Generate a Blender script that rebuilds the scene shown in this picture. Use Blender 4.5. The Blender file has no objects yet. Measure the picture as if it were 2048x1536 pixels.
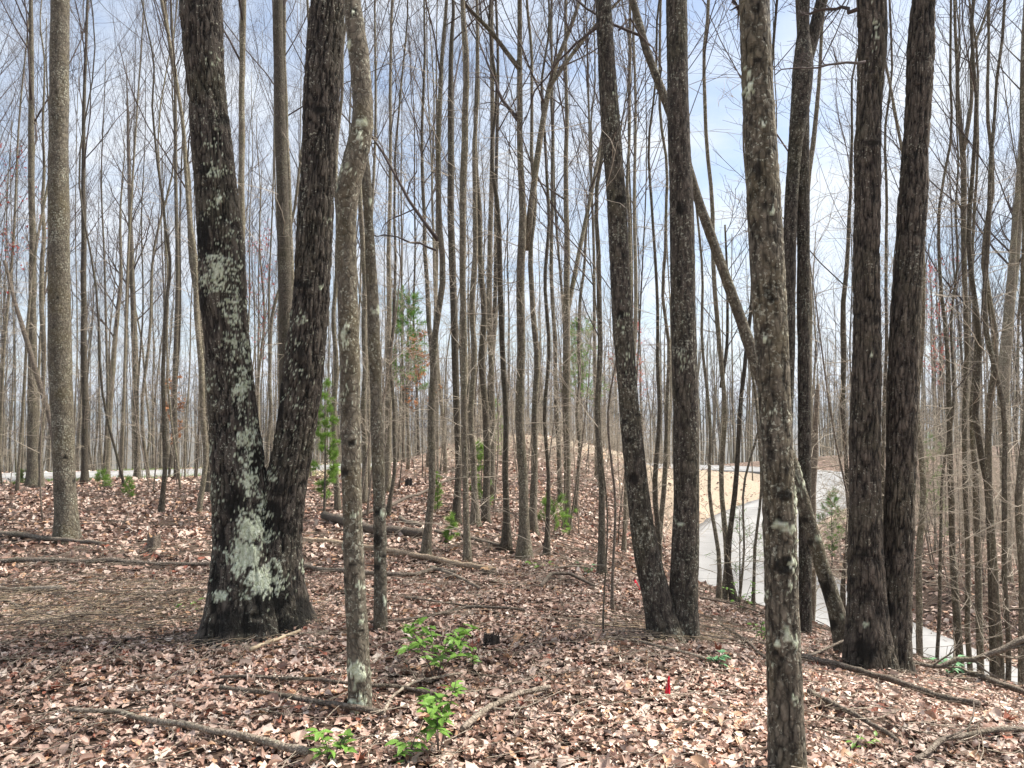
import bpy, math, random
import numpy as np
from mathutils import Vector
rad = math.radians
random.seed(7)
rng = np.random.default_rng(11)
SC = bpy.context.scene
COL = SC.collection

# ------------------------------------------------------------------ camera, sky, sun, exposure
F = 1547.0; CX, CY = 1024.0, 768.0; EYE = 1.6; PITCH = math.atan(52/1547)
cam_d = bpy.data.cameras.new('camera'); cam = bpy.data.objects.new('camera', cam_d); COL.objects.link(cam)
cam_d.sensor_width = 36; cam_d.lens = 36*F/2048; cam_d.clip_start = .05; cam_d.clip_end = 20000
cam.location = (0, 0, EYE); cam.rotation_euler = (rad(90)+PITCH, 0, 0)
SC.camera = cam

HAZE = .0004
SUN_EL, SUN_AZ = 56, 72          # azimuth clockwise from +Y (straight ahead)
W = bpy.data.worlds.new('World'); SC.world = W; W.use_nodes = True
nt = W.node_tree; nt.nodes.clear()
N = nt.nodes.new; L = nt.links.new
sky = N('ShaderNodeTexSky'); sky.sky_type = 'NISHITA'; sky.sun_disc = False
sky.sun_elevation = rad(SUN_EL); sky.sun_rotation = rad(SUN_AZ); sky.air_density = 1.0; sky.dust_density = 1.2
tc = N('ShaderNodeTexCoord'); sep = N('ShaderNodeSeparateXYZ'); L(tc.outputs['Generated'], sep.inputs[0])
add = N('ShaderNodeMath'); add.operation = 'ADD'; add.inputs[1].default_value = .18
mx = N('ShaderNodeMath'); mx.operation = 'MAXIMUM'; mx.inputs[1].default_value = 0.0
L(sep.outputs[2], mx.inputs[0]); L(mx.outputs[0], add.inputs[0])
dx = N('ShaderNodeMath'); dx.operation = 'DIVIDE'; dy = N('ShaderNodeMath'); dy.operation = 'DIVIDE'
L(sep.outputs[0], dx.inputs[0]); L(add.outputs[0], dx.inputs[1]); L(sep.outputs[1], dy.inputs[0]); L(add.outputs[0], dy.inputs[1])
cmb = N('ShaderNodeCombineXYZ'); L(dx.outputs[0], cmb.inputs[0]); L(dy.outputs[0], cmb.inputs[1])
cn = N('ShaderNodeTexNoise'); cn.inputs['Scale'].default_value = 1.5; cn.inputs['Detail'].default_value = 6; cn.inputs['Roughness'].default_value = .52
cn.inputs['Distortion'].default_value = .35
L(cmb.outputs[0], cn.inputs['Vector'])
cr = N('ShaderNodeValToRGB'); cr.color_ramp.elements[0].position = .40; cr.color_ramp.elements[1].position = .60
cr.color_ramp.elements[0].color = (.12, .12, .12, 1); cr.color_ramp.elements[1].color = (.97, .97, .97, 1)
L(cn.outputs['Fac'], cr.inputs[0])
mixc = N('ShaderNodeMix'); mixc.data_type = 'RGBA'
mixc.inputs[7].default_value = (5.0, 5.3, 5.75, 1)
L(cr.outputs[0], mixc.inputs[0]); L(sky.outputs[0], mixc.inputs[6])
bg = N('ShaderNodeBackground'); bg.inputs[1].default_value = .076
L(mixc.outputs[2], bg.inputs[0]); wo = N('ShaderNodeOutputWorld'); L(bg.outputs[0], wo.inputs[0])

sun_d = bpy.data.lights.new('sun', 'SUN'); sun_d.energy = 4.4; sun_d.angle = rad(15); sun_d.color = (1, .945, .87)
sun = bpy.data.objects.new('sun', sun_d); COL.objects.link(sun)
sd = Vector((math.sin(rad(SUN_AZ))*math.cos(rad(SUN_EL)), math.cos(rad(SUN_AZ))*math.cos(rad(SUN_EL)), math.sin(rad(SUN_EL))))
sun.rotation_euler = sd.to_track_quat('Z', 'Y').to_euler(); sun.location = (0, 0, 40)
SC.view_settings.view_transform = 'Standard'; SC.view_settings.look = 'None'
SC.view_settings.exposure = 1.34; SC.view_settings.gamma = 1; SC.view_settings.use_curve_mapping = False
SC.cycles.max_bounces = 5; SC.cycles.diffuse_bounces = 3; SC.cycles.glossy_bounces = 2; SC.cycles.transmission_bounces = 2
SC.cycles.volume_bounces = 0

# ------------------------------------------------------------------ helpers
cp, sp_ = math.cos(PITCH), math.sin(PITCH)
def P(px, py, Y):
    "world point seen at a photograph pixel, at depth Y"
    u = (px-CX)/F; v = (CY-py)/F
    y = cp - v*sp_; z = sp_ + v*cp
    return np.array([u*Y/y, Y, EYE + z*Y/y])
def project(V):
    V = np.asarray(V); x = V[:, 0]; y = V[:, 1]; z = V[:, 2]-EYE
    d = y*cp + z*sp_; h = -y*sp_ + z*cp
    return CX + F*x/d, CY - F*h/d
def sstep(a, b, x):
    t = np.clip((x-a)/(b-a), 0, 1); return t*t*(3-2*t)

def _h(ix, iy, iz, s):
    n = (ix*374761393 + iy*668265263 + iz*2147483647 + s*1274126177) & 0xffffffff
    n = ((n ^ (n >> 13))*1274126177) & 0xffffffff
    n = ((n ^ (n >> 15))*2246822519) & 0xffffffff
    return ((n ^ (n >> 16)) & 0xffffff)/16777215.0
def vnoise(x, y, z=None, s=0):
    x = np.asarray(x, float); y = np.asarray(y, float); z = np.zeros_like(x) if z is None else np.asarray(z, float)
    xi = np.floor(x).astype(np.int64); yi = np.floor(y).astype(np.int64); zi = np.floor(z).astype(np.int64)
    fx = x-xi; fy = y-yi; fz = z-zi
    fx = fx*fx*(3-2*fx); fy = fy*fy*(3-2*fy); fz = fz*fz*(3-2*fz)
    r = 0
    for a in (0, 1):
        for b in (0, 1):
            for c in (0, 1):
                r = r + _h(xi+a, yi+b, zi+c, s)*(fx if a else 1-fx)*(fy if b else 1-fy)*(fz if c else 1-fz)
    return r
def fbm(x, y, z=None, s=0, o=4):
    x = np.asarray(x, float); y = np.asarray(y, float); z = np.zeros_like(x) if z is None else np.asarray(z, float)
    r = 0; a = .5; t = 0
    for i in range(o):
        r = r + a*vnoise(x, y, z, s+i); t += a; a *= .5; x = x*2.03; y = y*2.03; z = z*2.03
    return r/t
def worley(x, y, per=None, s=0):
    "F2-F1 of jittered cells; per = period in x"
    xi = np.floor(x).astype(np.int64); yi = np.floor(y).astype(np.int64)
    f1 = np.full(x.shape, 9.); f2 = np.full(x.shape, 9.)
    for a in (-1, 0, 1):
        for b in (-1, 0, 1):
            cx_ = xi+a; cy_ = yi+b
            kx = cx_ % per if per else cx_
            jx = _h(kx, cy_, 0*kx, s); jy = _h(kx, cy_, 0*kx+7, s)
            d = np.hypot(cx_+jx-x, cy_+jy-y)
            f2 = np.minimum(f2, np.maximum(f1, d)); f1 = np.minimum(f1, d)
    return f2-f1, f1

def mk_mesh(name, V, faces, mats=(), attrs=None, smooth=True, mat_idx=None):
    "faces: list of int arrays (n,3) or (n,4)"
    me = bpy.data.meshes.new(name)
    V = np.ascontiguousarray(V, np.float32)
    faces = [np.asarray(f, np.int32) for f in faces if len(f)]
    loops = np.concatenate([f.ravel() for f in faces]); sizes = np.concatenate([np.full(len(f), f.shape[1], np.int32) for f in faces])
    starts = np.zeros(len(sizes), np.int32); starts[1:] = np.cumsum(sizes)[:-1]
    me.vertices.add(len(V)); me.vertices.foreach_set('co', V.ravel())
    me.loops.add(len(loops)); me.loops.foreach_set('vertex_index', loops)
    me.polygons.add(len(sizes)); me.polygons.foreach_set('loop_start', starts)
    try: me.polygons.foreach_set('loop_total', sizes)
    except Exception: pass
    me.update(calc_edges=True)
    me.polygons.foreach_set('use_smooth', np.full(len(sizes), smooth, bool))
    for m in mats: me.materials.append(m)
    if mat_idx is not None: me.polygons.foreach_set('material_index', np.asarray(mat_idx, np.int32))
    for k, a in (attrs or {}).items():
        a = np.asarray(a, np.float32)
        if a.ndim == 1:
            at = me.attributes.new(k, 'FLOAT', 'POINT'); at.data.foreach_set('value', a)
        else:
            at = me.attributes.new(k, 'FLOAT_COLOR', 'POINT')
            if a.shape[1] == 3: a = np.concatenate([a, np.ones((len(a), 1), np.float32)], 1)
            at.data.foreach_set('color', a.ravel())
    return me
def obj(name, me, parent=None, loc=None, kind=None, label=None, cat=None, group=None):
    o = bpy.data.objects.new(name, me); COL.objects.link(o)
    if loc is not None: o.location = loc
    if parent is not None: o.parent = parent
    if kind: o['kind'] = kind
    if label: o['label'] = label
    if cat: o['category'] = cat
    if group: o['group'] = group
    return o

# ------------------------------------------------------------------ materials
def new_mat(name):
    m = bpy.data.materials.new(name); m.use_nodes = True; t = m.node_tree
    b = t.nodes['Principled BSDF']
    b.inputs['Specular IOR Level'].default_value = .25
    return m, t, b
def ramp(t, stops):
    r = t.nodes.new('ShaderNodeValToRGB'); e = r.color_ramp.elements
    while len(e) < len(stops): e.new(.5)
    for i, (p, c) in enumerate(stops):
        e[i].position = p; e[i].color = (*c, 1) if len(c) == 3 else c
    return r
def g3(v): return (v, v, v)
def mixn(t, a, b, fac, mode='MIX'):
    m = t.nodes.new('ShaderNodeMix'); m.data_type = 'RGBA'; m.blend_type = mode
    for s, i in ((a, 6), (b, 7), (fac, 0)):
        if isinstance(s, (int, float)): m.inputs[i].default_value = s
        elif isinstance(s, tuple): m.inputs[i].default_value = (*s, 1)
        else: t.links.new(s, m.inputs[i])
    return m.outputs[2]
def noise(t, vec, scale, detail=4, rough=.55, dist=0):
    n = t.nodes.new('ShaderNodeTexNoise'); n.inputs['Scale'].default_value = scale; n.inputs['Detail'].default_value = detail
    n.inputs['Roughness'].default_value = rough; n.inputs['Distortion'].default_value = dist
    if vec is not None: t.links.new(vec, n.inputs['Vector'])
    return n.outputs['Fac']
def mapping(t, vec, scale):
    m = t.nodes.new('ShaderNodeMapping'); m.inputs['Scale'].default_value = scale; t.links.new(vec, m.inputs['Vector']); return m.outputs[0]
def bump(t, b, h, strength, dist):
    n = t.nodes.new('ShaderNodeBump'); n.inputs['Strength'].default_value = strength; n.inputs['Distance'].default_value = dist
    t.links.new(h, n.inputs['Height']); t.links.new(n.outputs[0], b.inputs['Normal'])
def attr(t, name, out='Fac'):
    a = t.nodes.new('ShaderNodeAttribute'); a.attribute_name = name; return a.outputs[out]
def mathn(t, op, a, b):
    m = t.nodes.new('ShaderNodeMath'); m.operation = op
    for s, i in ((a, 0), (b, 1)):
        if isinstance(s, (int, float)): m.inputs[i].default_value = s
        else: t.links.new(s, m.inputs[i])
    return m.outputs[0]

def bark_mat(name, dark, light, lich=(.40, .40, .31), furrow=6., stretch=.22, speck=.62, blotch=.5, hero=False, moss=(.10, .10, .045), bstr=.7):
    m, t, b = new_mat(name)
    tcn = t.nodes.new('ShaderNodeTexCoord'); oc = tcn.outputs['Object']
    oi = t.nodes.new('ShaderNodeObjectInfo')
    st = mapping(t, oc, (1, 1, stretch))
    n1 = noise(t, st, furrow*5, 5, .62, .5)
    vo = t.nodes.new('ShaderNodeTexVoronoi'); vo.feature = 'DISTANCE_TO_EDGE'; vo.inputs['Scale'].default_value = furrow*4.2
    wv = noise(t, oc, 9, 3); wc = t.nodes.new('ShaderNodeVectorMath'); wc.operation = 'ADD'
    cc = t.nodes.new('ShaderNodeCombineXYZ'); t.links.new(mathn(t, 'MULTIPLY', wv, .12), cc.inputs[0]); t.links.new(mathn(t, 'MULTIPLY', wv, .12), cc.inputs[1])
    t.links.new(st, wc.inputs[0]); t.links.new(cc.outputs[0], wc.inputs[1]); t.links.new(wc.outputs[0], vo.inputs['Vector'])
    rv = ramp(t, [(0, g3(0)), (.16, g3(1))]); t.links.new(vo.outputs['Distance'], rv.inputs[0])
    base = ramp(t, [(.28, dark), (.72, light)]); t.links.new(n1, base.inputs[0])
    col = mixn(t, tuple(c*.35 for c in dark), base.outputs[0], mathn(t, 'ADD', mathn(t, 'MULTIPLY', rv.outputs[0], .55), .45))
    # large soft blotches: mossy green-brown
    nb = noise(t, mapping(t, oc, (1, 1, .6)), 3.2, 5, .65); rb = ramp(t, [(.48, g3(0)), (.72, g3(blotch))]); t.links.new(nb, rb.inputs[0])
    col = mixn(t, col, moss, rb.outputs[0])
    # horizontal streaks
    ns = noise(t, mapping(t, oc, (.8, .8, 5)), 5, 4, .7); rs = ramp(t, [(.56, g3(0)), (.75, g3(.5))]); t.links.new(ns, rs.inputs[0])
    col = mixn(t, col, tuple(c*.45 for c in dark), rs.outputs[0])
    # pale crust lichen: fine specks and bigger spots
    nf = noise(t, oc, 55, 3, .7); nl = noise(t, oc, 4, 3)
    sm = mathn(t, 'ADD', nf, mathn(t, 'MULTIPLY', nl, .35))
    rl = ramp(t, [(speck+.13, g3(0)), (speck+.2, g3(.75))]); t.links.new(sm, rl.inputs[0])
    col = mixn(t, col, lich, rl.outputs[0])
    ng = noise(t, oc, 14, 5, .7); rg = ramp(t, [(.70, g3(0)), (.74, g3(.5))]); t.links.new(ng, rg.inputs[0])
    col = mixn(t, col, lich, rg.outputs[0])
    # per tree tone
    tone = ramp(t, [(0, (.52, .49, .47)), (.5, (.98, .95, .90)), (1, (1.5, 1.46, 1.36))]); t.links.new(oi.outputs['Random'], tone.inputs[0])
    if not hero: col = mixn(t, col, tone.outputs[0], 1.0, 'MULTIPLY')
    if hero:
        rid = attr(t, 'ridge'); cr_ = ramp(t, [(.18, g3(.10)), (.45, g3(.72)), (.85, g3(1.45))]); t.links.new(rid, cr_.inputs[0])
        col = mixn(t, col, cr_.outputs[0], 1.0, 'MULTIPLY')
        stn = mathn(t, 'MULTIPLY', attr(t, 'stain'), .88); col = mixn(t, col, (.010, .009, .007), stn)
        li = attr(t, 'lichen')
        lc = ramp(t, [(.3, (.30, .33, .20)), (.5, (.54, .58, .42)), (.7, (.78, .81, .67))]); t.links.new(noise(t, oc, 38, 4, .7), lc.inputs[0])
        col = mixn(t, col, lc.outputs[0], li)
    t.links.new(col, b.inputs['Base Color']); b.inputs['Roughness'].default_value = .9
    hh = mathn(t, 'ADD', mathn(t, 'MULTIPLY', n1, .6), mathn(t, 'MULTIPLY', rv.outputs[0], .5))
    hh = mathn(t, 'ADD', hh, mathn(t, 'MULTIPLY', nf, .35))
    bump(t, b, hh, bstr, .012)
    return m
M = {}
M['oak'] = bark_mat('furrowed_oak_bark', (.032, .025, .020), (.128, .108, .086), furrow=8, stretch=.13, speck=.66, blotch=.25, hero=True, bstr=.9)
M['oak_r'] = bark_mat('furrowed_brown_bark', (.040, .031, .024), (.150, .124, .095), furrow=8, stretch=.14, speck=.68, blotch=.25, hero=True, bstr=.9)
M['smooth'] = bark_mat('mottled_maple_bark', (.058, .049, .036), (.215, .185, .138), furrow=7, stretch=.5, speck=.62, blotch=.7, hero=True, moss=(.115, .095, .045), bstr=.45)
M['twin'] = bark_mat('brown_poplar_bark', (.045, .036, .028), (.155, .130, .102), furrow=11, stretch=.2, speck=.62, blotch=.35, hero=True, bstr=.7)
M['mid'] = bark_mat('grey_forest_bark', (.076, .065, .050), (.25, .22, .172), furrow=8, stretch=.35, speck=.62, blotch=.5, bstr=.6)
M['dead'] = bark_mat('weathered_wood', (.12, .095, .075), (.36, .31, .26), furrow=9, stretch=1, speck=.66, blotch=.3, bstr=.6)

def simple(name, col, rough=.8, var=.35, scale=30, trans=0):
    m, t, b = new_mat(name)
    tcn = t.nodes.new('ShaderNodeTexCoord'); n = noise(t, tcn.outputs['Object'], scale, 3)
    r = ramp(t, [(.3, tuple(c*(1-var) for c in col)), (.7, tuple(min(1, c*(1+var)) for c in col))]); t.links.new(n, r.inputs[0])
    t.links.new(r.outputs[0], b.inputs['Base Color']); b.inputs['Roughness'].default_value = rough
    if trans:
        tr = t.nodes.new('ShaderNodeBsdfTranslucent'); t.links.new(r.outputs[0], tr.inputs[0])
        ms = t.nodes.new('ShaderNodeMixShader'); ms.inputs[0].default_value = trans
        t.links.new(b.outputs[0], ms.inputs[1]); t.links.new(tr.outputs[0], ms.inputs[2])
        t.links.new(ms.outputs[0], t.nodes['Material Output'].inputs[0])
    return m
M['twig'] = simple('twig_bark', (.085, .066, .058), var=.4, scale=2)
M['paletwig'] = simple('pale_twig_bark', (.36, .31, .24), var=.35, scale=3)
M['green'] = simple('holly_leaf', (.16, .29, .055), .4, .5, 18, .25)
M['bluegreen'] = simple('waxy_leaf', (.16, .34, .16), .4, .3, 18, .2)
M['needle'] = simple('pine_needle', (.16, .30, .06), .6, .5, 2, .3)
M['needle2'] = simple('light_needle', (.22, .36, .07), .6, .4, 3, .35)
M['orangeleaf'] = simple('clinging_beech_leaf', (.50, .25, .12), .6, .4, 3, .4)
M['bud'] = simple('red_bud', (.45, .10, .08), .6, .4, 3, .3)
M['straw'] = simple('dry_straw', (.48, .38, .25), .8, .5, 12)
M['palewood'] = bark_mat('debarked_wood', (.24, .18, .125), (.52, .42, .32), furrow=9, stretch=1, speck=.75, blotch=.2, bstr=.6)
M['cutwood'] = simple('broken_wood', (.36, .23, .13), .8, .4, 25)
M['rotten'] = simple('rotten_wood', (.30, .10, .04), .9, .5, 14)
M['black'] = simple('charred_wood', (.03, .024, .02), .9, .4, 30)
M['red'] = simple('red_flag_cloth', (.75, .03, .06), .6, .15, 20, .3)
M['wire'] = simple('steel_wire', (.45, .42, .38), .4, .1, 20)
M['grass'] = simple('spring_grass', (.22, .36, .07), .6, .4, 4, .3)
def leafmat():
    m, t, b = new_mat('dry_leaf')
    c = attr(t, 'Col', 'Color'); tcn = t.nodes.new('ShaderNodeTexCoord')
    n = noise(t, tcn.outputs['Object'], 45, 4, .6); r = ramp(t, [(.3, g3(.62)), (.65, g3(1.1))]); t.links.new(n, r.inputs[0])
    col = mixn(t, c, r.outputs[0], 1.0, 'MULTIPLY')
    t.links.new(col, b.inputs['Base Color']); b.inputs['Roughness'].default_value = .55; b.inputs['Specular IOR Level'].default_value = .4
    tr = t.nodes.new('ShaderNodeBsdfTranslucent'); t.links.new(col, tr.inputs[0])
    ms = t.nodes.new('ShaderNodeMixShader'); ms.inputs[0].default_value = .15
    t.links.new(b.outputs[0], ms.inputs[1]); t.links.new(tr.outputs[0], ms.inputs[2]); t.links.new(ms.outputs[0], t.nodes['Material Output'].inputs[0])
    return m
M['leaf'] = leafmat()
def groundmat():
    m, t, b = new_mat('forest_floor')
    g = t.nodes.new('ShaderNodeNewGeometry'); pos = g.outputs['Position']
    v = t.nodes.new('ShaderNodeTexVoronoi'); v.inputs['Scale'].default_value = 9; t.links.new(pos, v.inputs['Vector'])
    w = t.nodes.new('ShaderNodeSeparateColor'); t.links.new(v.outputs['Color'], w.inputs[0])
    pal = ramp(t, [(0, (.045, .028, .02)), (.25, (.13, .075, .05)), (.5, (.27, .17, .12)), (.75, (.38, .27, .20)), (1, (.52, .41, .33))]); t.links.new(w.outputs[0], pal.inputs[0])
    rd = ramp(t, [(0, g3(1.1)), (.7, g3(.35))]); t.links.new(v.outputs['Distance'], rd.inputs[0])
    litter = mixn(t, pal.outputs[0], rd.outputs[0], .7, 'MULTIPLY')
    n2 = noise(t, pos, 1.3, 4); r2 = ramp(t, [(.35, g3(.75)), (.65, g3(1.1))]); t.links.new(n2, r2.inputs[0])
    litter = mixn(t, litter, r2.outputs[0], 1., 'MULTIPLY')
    near = attr(t, 'near'); soil = ramp(t, [(.3, (.03, .02, .014)), (.7, (.11, .072, .05))]); t.links.new(noise(t, pos, 25, 4), soil.inputs[0])
    col = mixn(t, litter, soil.outputs[0], near)
    ns = noise(t, mapping(t, pos, (1, 1, 1)), 22, 5, .7); sr = ramp(t, [(.3, (.20, .16, .115)), (.7, (.44, .36, .265))]); t.links.new(ns, sr.inputs[0])
    col = mixn(t, col, sr.outputs[0], attr(t, 'straw'))
    gr = ramp(t, [(.3, (.10, .16, .03)), (.7, (.28, .38, .09))]); t.links.new(noise(t, pos, 8, 4), gr.inputs[0])
    col = mixn(t, col, gr.outputs[0], attr(t, 'grassy'))
    far = attr(t, 'far'); fr = ramp(t, [(.3, (.06, .055, .045)), (.7, (.13, .115, .085))]); t.links.new(noise(t, pos, .05, 6, .7), fr.inputs[0])
    col = mixn(t, col, fr.outputs[0], far)
    t.links.new(col, b.inputs['Base Color']); b.inputs['Roughness'].default_value = .95
    bump(t, b, v.outputs['Distance'], .5, .05)
    return m
M['ground'] = groundmat()
def roadmat():
    m, t, b = new_mat('pale_asphalt')
    g = t.nodes.new('ShaderNodeNewGeometry'); pos = g.outputs['Position']
    r = ramp(t, [(.3, (.27, .265, .255)), (.7, (.36, .355, .34))]); t.links.new(noise(t, pos, .5, 5, .6), r.inputs[0])
    r2 = ramp(t, [(.3, g3(.82)), (.7, g3(1.08))]); t.links.new(noise(t, pos, 60, 3, .7), r2.inputs[0])
    a = attr(t, 'across'); r3 = ramp(t, [(0, g3(.72)), (.10, g3(1.0)), (.27, g3(.80)), (.5, g3(1.05)), (.73, g3(.80)), (.9, g3(1.0)), (1, g3(.72))]); t.links.new(a, r3.inputs[0])
    col = mixn(t, mixn(t, r.outputs[0], r2.outputs[0], 1., 'MULTIPLY'), r3.outputs[0], 1., 'MULTIPLY')
    vc = t.nodes.new('ShaderNodeTexVoronoi'); vc.feature = 'DISTANCE_TO_EDGE'; vc.inputs['Scale'].default_value = .45; t.links.new(mapping(t, pos, (1, 1, .2)), vc.inputs['Vector'])
    rc = ramp(t, [(0, g3(.45)), (.012, g3(1))]); t.links.new(vc.outputs['Distance'], rc.inputs[0]); col = mixn(t, col, rc.outputs[0], 1., 'MULTIPLY')
    ro_ = ramp(t, [(.56, g3(0)), (.72, g3(.55))]); t.links.new(noise(t, pos, 1.7, 6, .75), ro_.inputs[0]); col = mixn(t, col, (.20, .165, .13), ro_.outputs[0])
    t.links.new(col, b.inputs['Base Color']); b.inputs['Roughness'].default_value = .8
    bump(t, b, noise(t, pos, 90, 2), .3, .01)
    return m
M['road'] = roadmat()

# ------------------------------------------------------------------ terrain
road_ctrl = np.array([(14.5, -3, -3.9), (11.8, 1, -3.7), (9.6, 5, -3.45), (7.9, 9, -3.2), (7.0, 14, -3.05), (6.7, 20, -3.0), (7.7, 26, -2.95), (9.9, 31, -2.85), (12.8, 35, -2.65), (16.2, 38.6, -2.45), (18.6, 42.5, -2.25),
    (17.8, 46, -2.1), (14, 48.6, -2.05), (8, 50.5, -2.0), (0, 50.5, -1.9), (-7, 45.5, -1.6), (-12.2, 38, -1.3), (-17.5, 32.6, -1.1), (-26, 28.5, -.95), (-40, 26, -.7), (-60, 26, -.4)], float)
def catmull(C, n=12):
    out = []
    Pp = np.vstack([2*C[0]-C[1], C, 2*C[-1]-C[-2]])
    for i in range(1, len(Pp)-2):
        for k in range(n):
            t = k/n; a, b_, c, d = Pp[i-1], Pp[i], Pp[i+1], Pp[i+2]
            out.append(.5*((2*b_)+(-a+c)*t+(2*a-5*b_+4*c-d)*t*t+(-a+3*b_-3*c+d)*t**3))
    out.append(C[-1]); return np.array(out)
ROAD = catmull(road_ctrl); ROAD_W = 2.05
def road_dist(x, y):
    sh = x.shape; x = x.ravel(); y = y.ravel(); D = np.full(x.shape, 1e9); Z = np.zeros(x.shape)
    m = np.where((np.abs(x) < 75) & (y > -10) & (y < 75))[0]
    for s in range(0, len(m), 20000):
        k = m[s:s+20000]
        d = (x[k, None]-ROAD[None, :, 0])**2 + (y[k, None]-ROAD[None, :, 1])**2
        j = d.argmin(1); D[k] = np.sqrt(d[np.arange(len(k)), j]); Z[k] = ROAD[j, 2]
    return D.reshape(sh), Z.reshape(sh)
ctl = []
def cpix(px, py, Y): ctl.append(P(px, py, Y))
for a in [(1740, 1340, 5.9), (1370, 1290, 5.7), (1570, 1545, 3.4), (720, 1432, 4.1), (515, 1262, 5.6), (135, 1078, 9.5), (0, 1190, 6.8), (0, 976, 17), (250, 973, 17), (370, 963, 20),
          (860, 1115, 8.6), (1010, 1100, 9.2), (1205, 1150, 8.4), (970, 1040, 12.5), (1100, 1000, 17), (800, 1000, 17), (600, 1000, 15), (560, 960, 22), (900, 950, 26), (1250, 1000, 19),
          (780, 930, 30), (860, 905, 33), (980, 880, 36), (1090, 878, 36), (1160, 890, 35.5), (1230, 905, 35), (1300, 930, 33), (1345, 950, 32),
          (2048, 1400, 5.5), (2048, 1536, 3.9), (1600, 1280, 7.2), (1400, 1205, 8.0), (1500, 1240, 7.6), (1330, 1150, 10), (1330, 1070, 14),
          (1842, 1321, 7.8), (1975, 1370, 7.6), (1480, 965, 44), (1420, 1000, 36)]: cpix(*a)
for a in [(-3, 1, 0), (0, 0, 0), (-8, 0, .1), (-3, -5, 0), (3, 0, -.2), (-14, 8, .05), (-25, 10, 0), (2.2, 14, -1.0), (3.4, 14, -2.0), (1.2, 14, -.62), (0, 44, -1.7), (-10, 26, -1.0), (-5, 33, -1.2),
          (-17, 25, -1.05), (-25, 22, -.9), (12.5, 14, -2.9), (12.5, 26, -2.6), (20, 22, -2.6), (28, 34, -2.2), (24, 48, -2.2), (8, -6, -2.6), (16, 6, -4), (30, 0, -4), (30, 14, -3),
          (0, 60, -3), (-20, 50, -2.5), (-40, 40, -1.5), (20, 62, -2.5), (38, 50, -1), (0, 75, -6), (-45, 70, -5), (45, 72, -1.5), (-45, 5, .5), (-20, -20, 0), (15, -20, -3), (50, -10, -4), (60, 30, 0), (0, -35, 0), (12, 43, -1.9), (4, 46, -1.9),(-60, -30, 0), (60, -40, -5)]: ctl.append(np.array(a, float))
ctl = np.array(ctl)
def _tps():
    n = len(ctl); X = ctl[:, :2]
    d = np.hypot(X[:, None, 0]-X[None, :, 0], X[:, None, 1]-X[None, :, 1])
    K = np.where(d > 0, d*d*np.log(d+1e-12), 0) + np.eye(n)*.15
    A = np.zeros((n+3, n+3)); A[:n, :n] = K; A[:n, n] = 1; A[:n, n+1:] = X; A[n, :n] = 1; A[n+1:, :n] = X.T
    return np.linalg.solve(A, np.concatenate([ctl[:, 2], np.zeros(3)]))
TW = _tps()
def tps(x, y):
    r = TW[-3] + TW[-2]*x + TW[-1]*y
    for i in range(len(ctl)):
        d2 = (x-ctl[i, 0])**2 + (y-ctl[i, 1])**2
        r = r + TW[i]*.5*d2*np.log(d2+1e-12)
    return r
def ground_z(x, y, fine=True):
    x = np.asarray(x, float); y = np.asarray(y, float)
    d = np.hypot(x, y-10); cl = np.minimum(1, 75/np.maximum(d, 1e-6))
    z = tps(x*cl, 10+(y-10)*cl)
    az = np.arctan2(x, y+1e-9)
    far = -8 - 18*sstep(90, 300, d) + 6*sstep(.25, .8, az)*sstep(60, 120, d)*(1-sstep(200, 400, d)) + 8*(fbm(x*.006+3, y*.006, s=5)-.5)*sstep(80, 300, d)
    z = z + (far-z)*sstep(62, 120, d)
    z = z + (fbm(x*.9, y*.9, s=2)-.5)*.16*(1-sstep(25, 60, d)) + (fbm(x*4, y*4, s=9)-.5)*.05*(1-sstep(10, 25, d))*(1 if fine else 0)
    rd, rz = road_dist(x, y)
    z = np.where(rd < 4.4, (rz-.05) + (z-(rz-.05))*sstep(ROAD_W+.3, 4.4, rd), z)
    return z
def gz(x, y): return float(ground_z(np.array([x]), np.array([y]))[0])
_Y = np.geomspace(2.2, 62, 900)
def hit(px, py):
    "depth where the ray through a pixel meets the ground"
    p1 = P(px, py, 1.0); dxx = p1[0]; dz = p1[2]-EYE
    g = ground_z(dxx*_Y, _Y); below = (EYE+dz*_Y) < g
    return float(_Y[below.argmax()]) if below.any() else 40.
nG = 300
u = np.linspace(-1, 1, nG); gx = 3*np.sinh(7.4*u)*1.; gy = 3*np.sinh(7.4*u)+6
GX, GY = np.meshgrid(gx, gy); GZ = ground_z(GX, GY)
Vg = np.stack([GX.ravel(), GY.ravel(), GZ.ravel()], 1)
i = np.arange(nG*nG).reshape(nG, nG); q = np.stack([i[:-1, :-1].ravel(), i[:-1, 1:].ravel(), i[1:, 1:].ravel(), i[1:, :-1].ravel()], 1)
dd = np.hypot(Vg[:, 0], Vg[:, 1]); rdv, _ = road_dist(Vg[:, 0], Vg[:, 1])
px_, py_ = project(np.where(Vg[:, 1:2] > 1, Vg, [0, 1, 0]))
X_, Y_ = Vg[:, 0], Vg[:, 1]
nz = fbm(X_*.5, Y_*.5, s=33)
straw = sstep(27.5, 33.0, Y_ + 5*(nz-.5))*(1-sstep(46, 50, Y_))*sstep(-9, -5, X_)*(1-sstep(15, 18, X_))
straw = np.maximum(straw, sstep(6.3, 7.5, X_ + 2*(nz-.5))*sstep(33, 35, Y_)*(1-sstep(46, 48, Y_))*(1-sstep(17, 19, X_)))
grassy = (1-sstep(.5, 2.0, np.abs(rdv-3.4)))*sstep(.45, .6, fbm(X_*.7, Y_*.7, s=8))*(1-sstep(-6, 2, X_))*.9
near = (1-sstep(18, 30, dd))*(1-sstep(.62, .70, np.abs(np.arctan2(Vg[:, 0], Vg[:, 1]))))*sstep(1.8, 2.5, dd)
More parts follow.
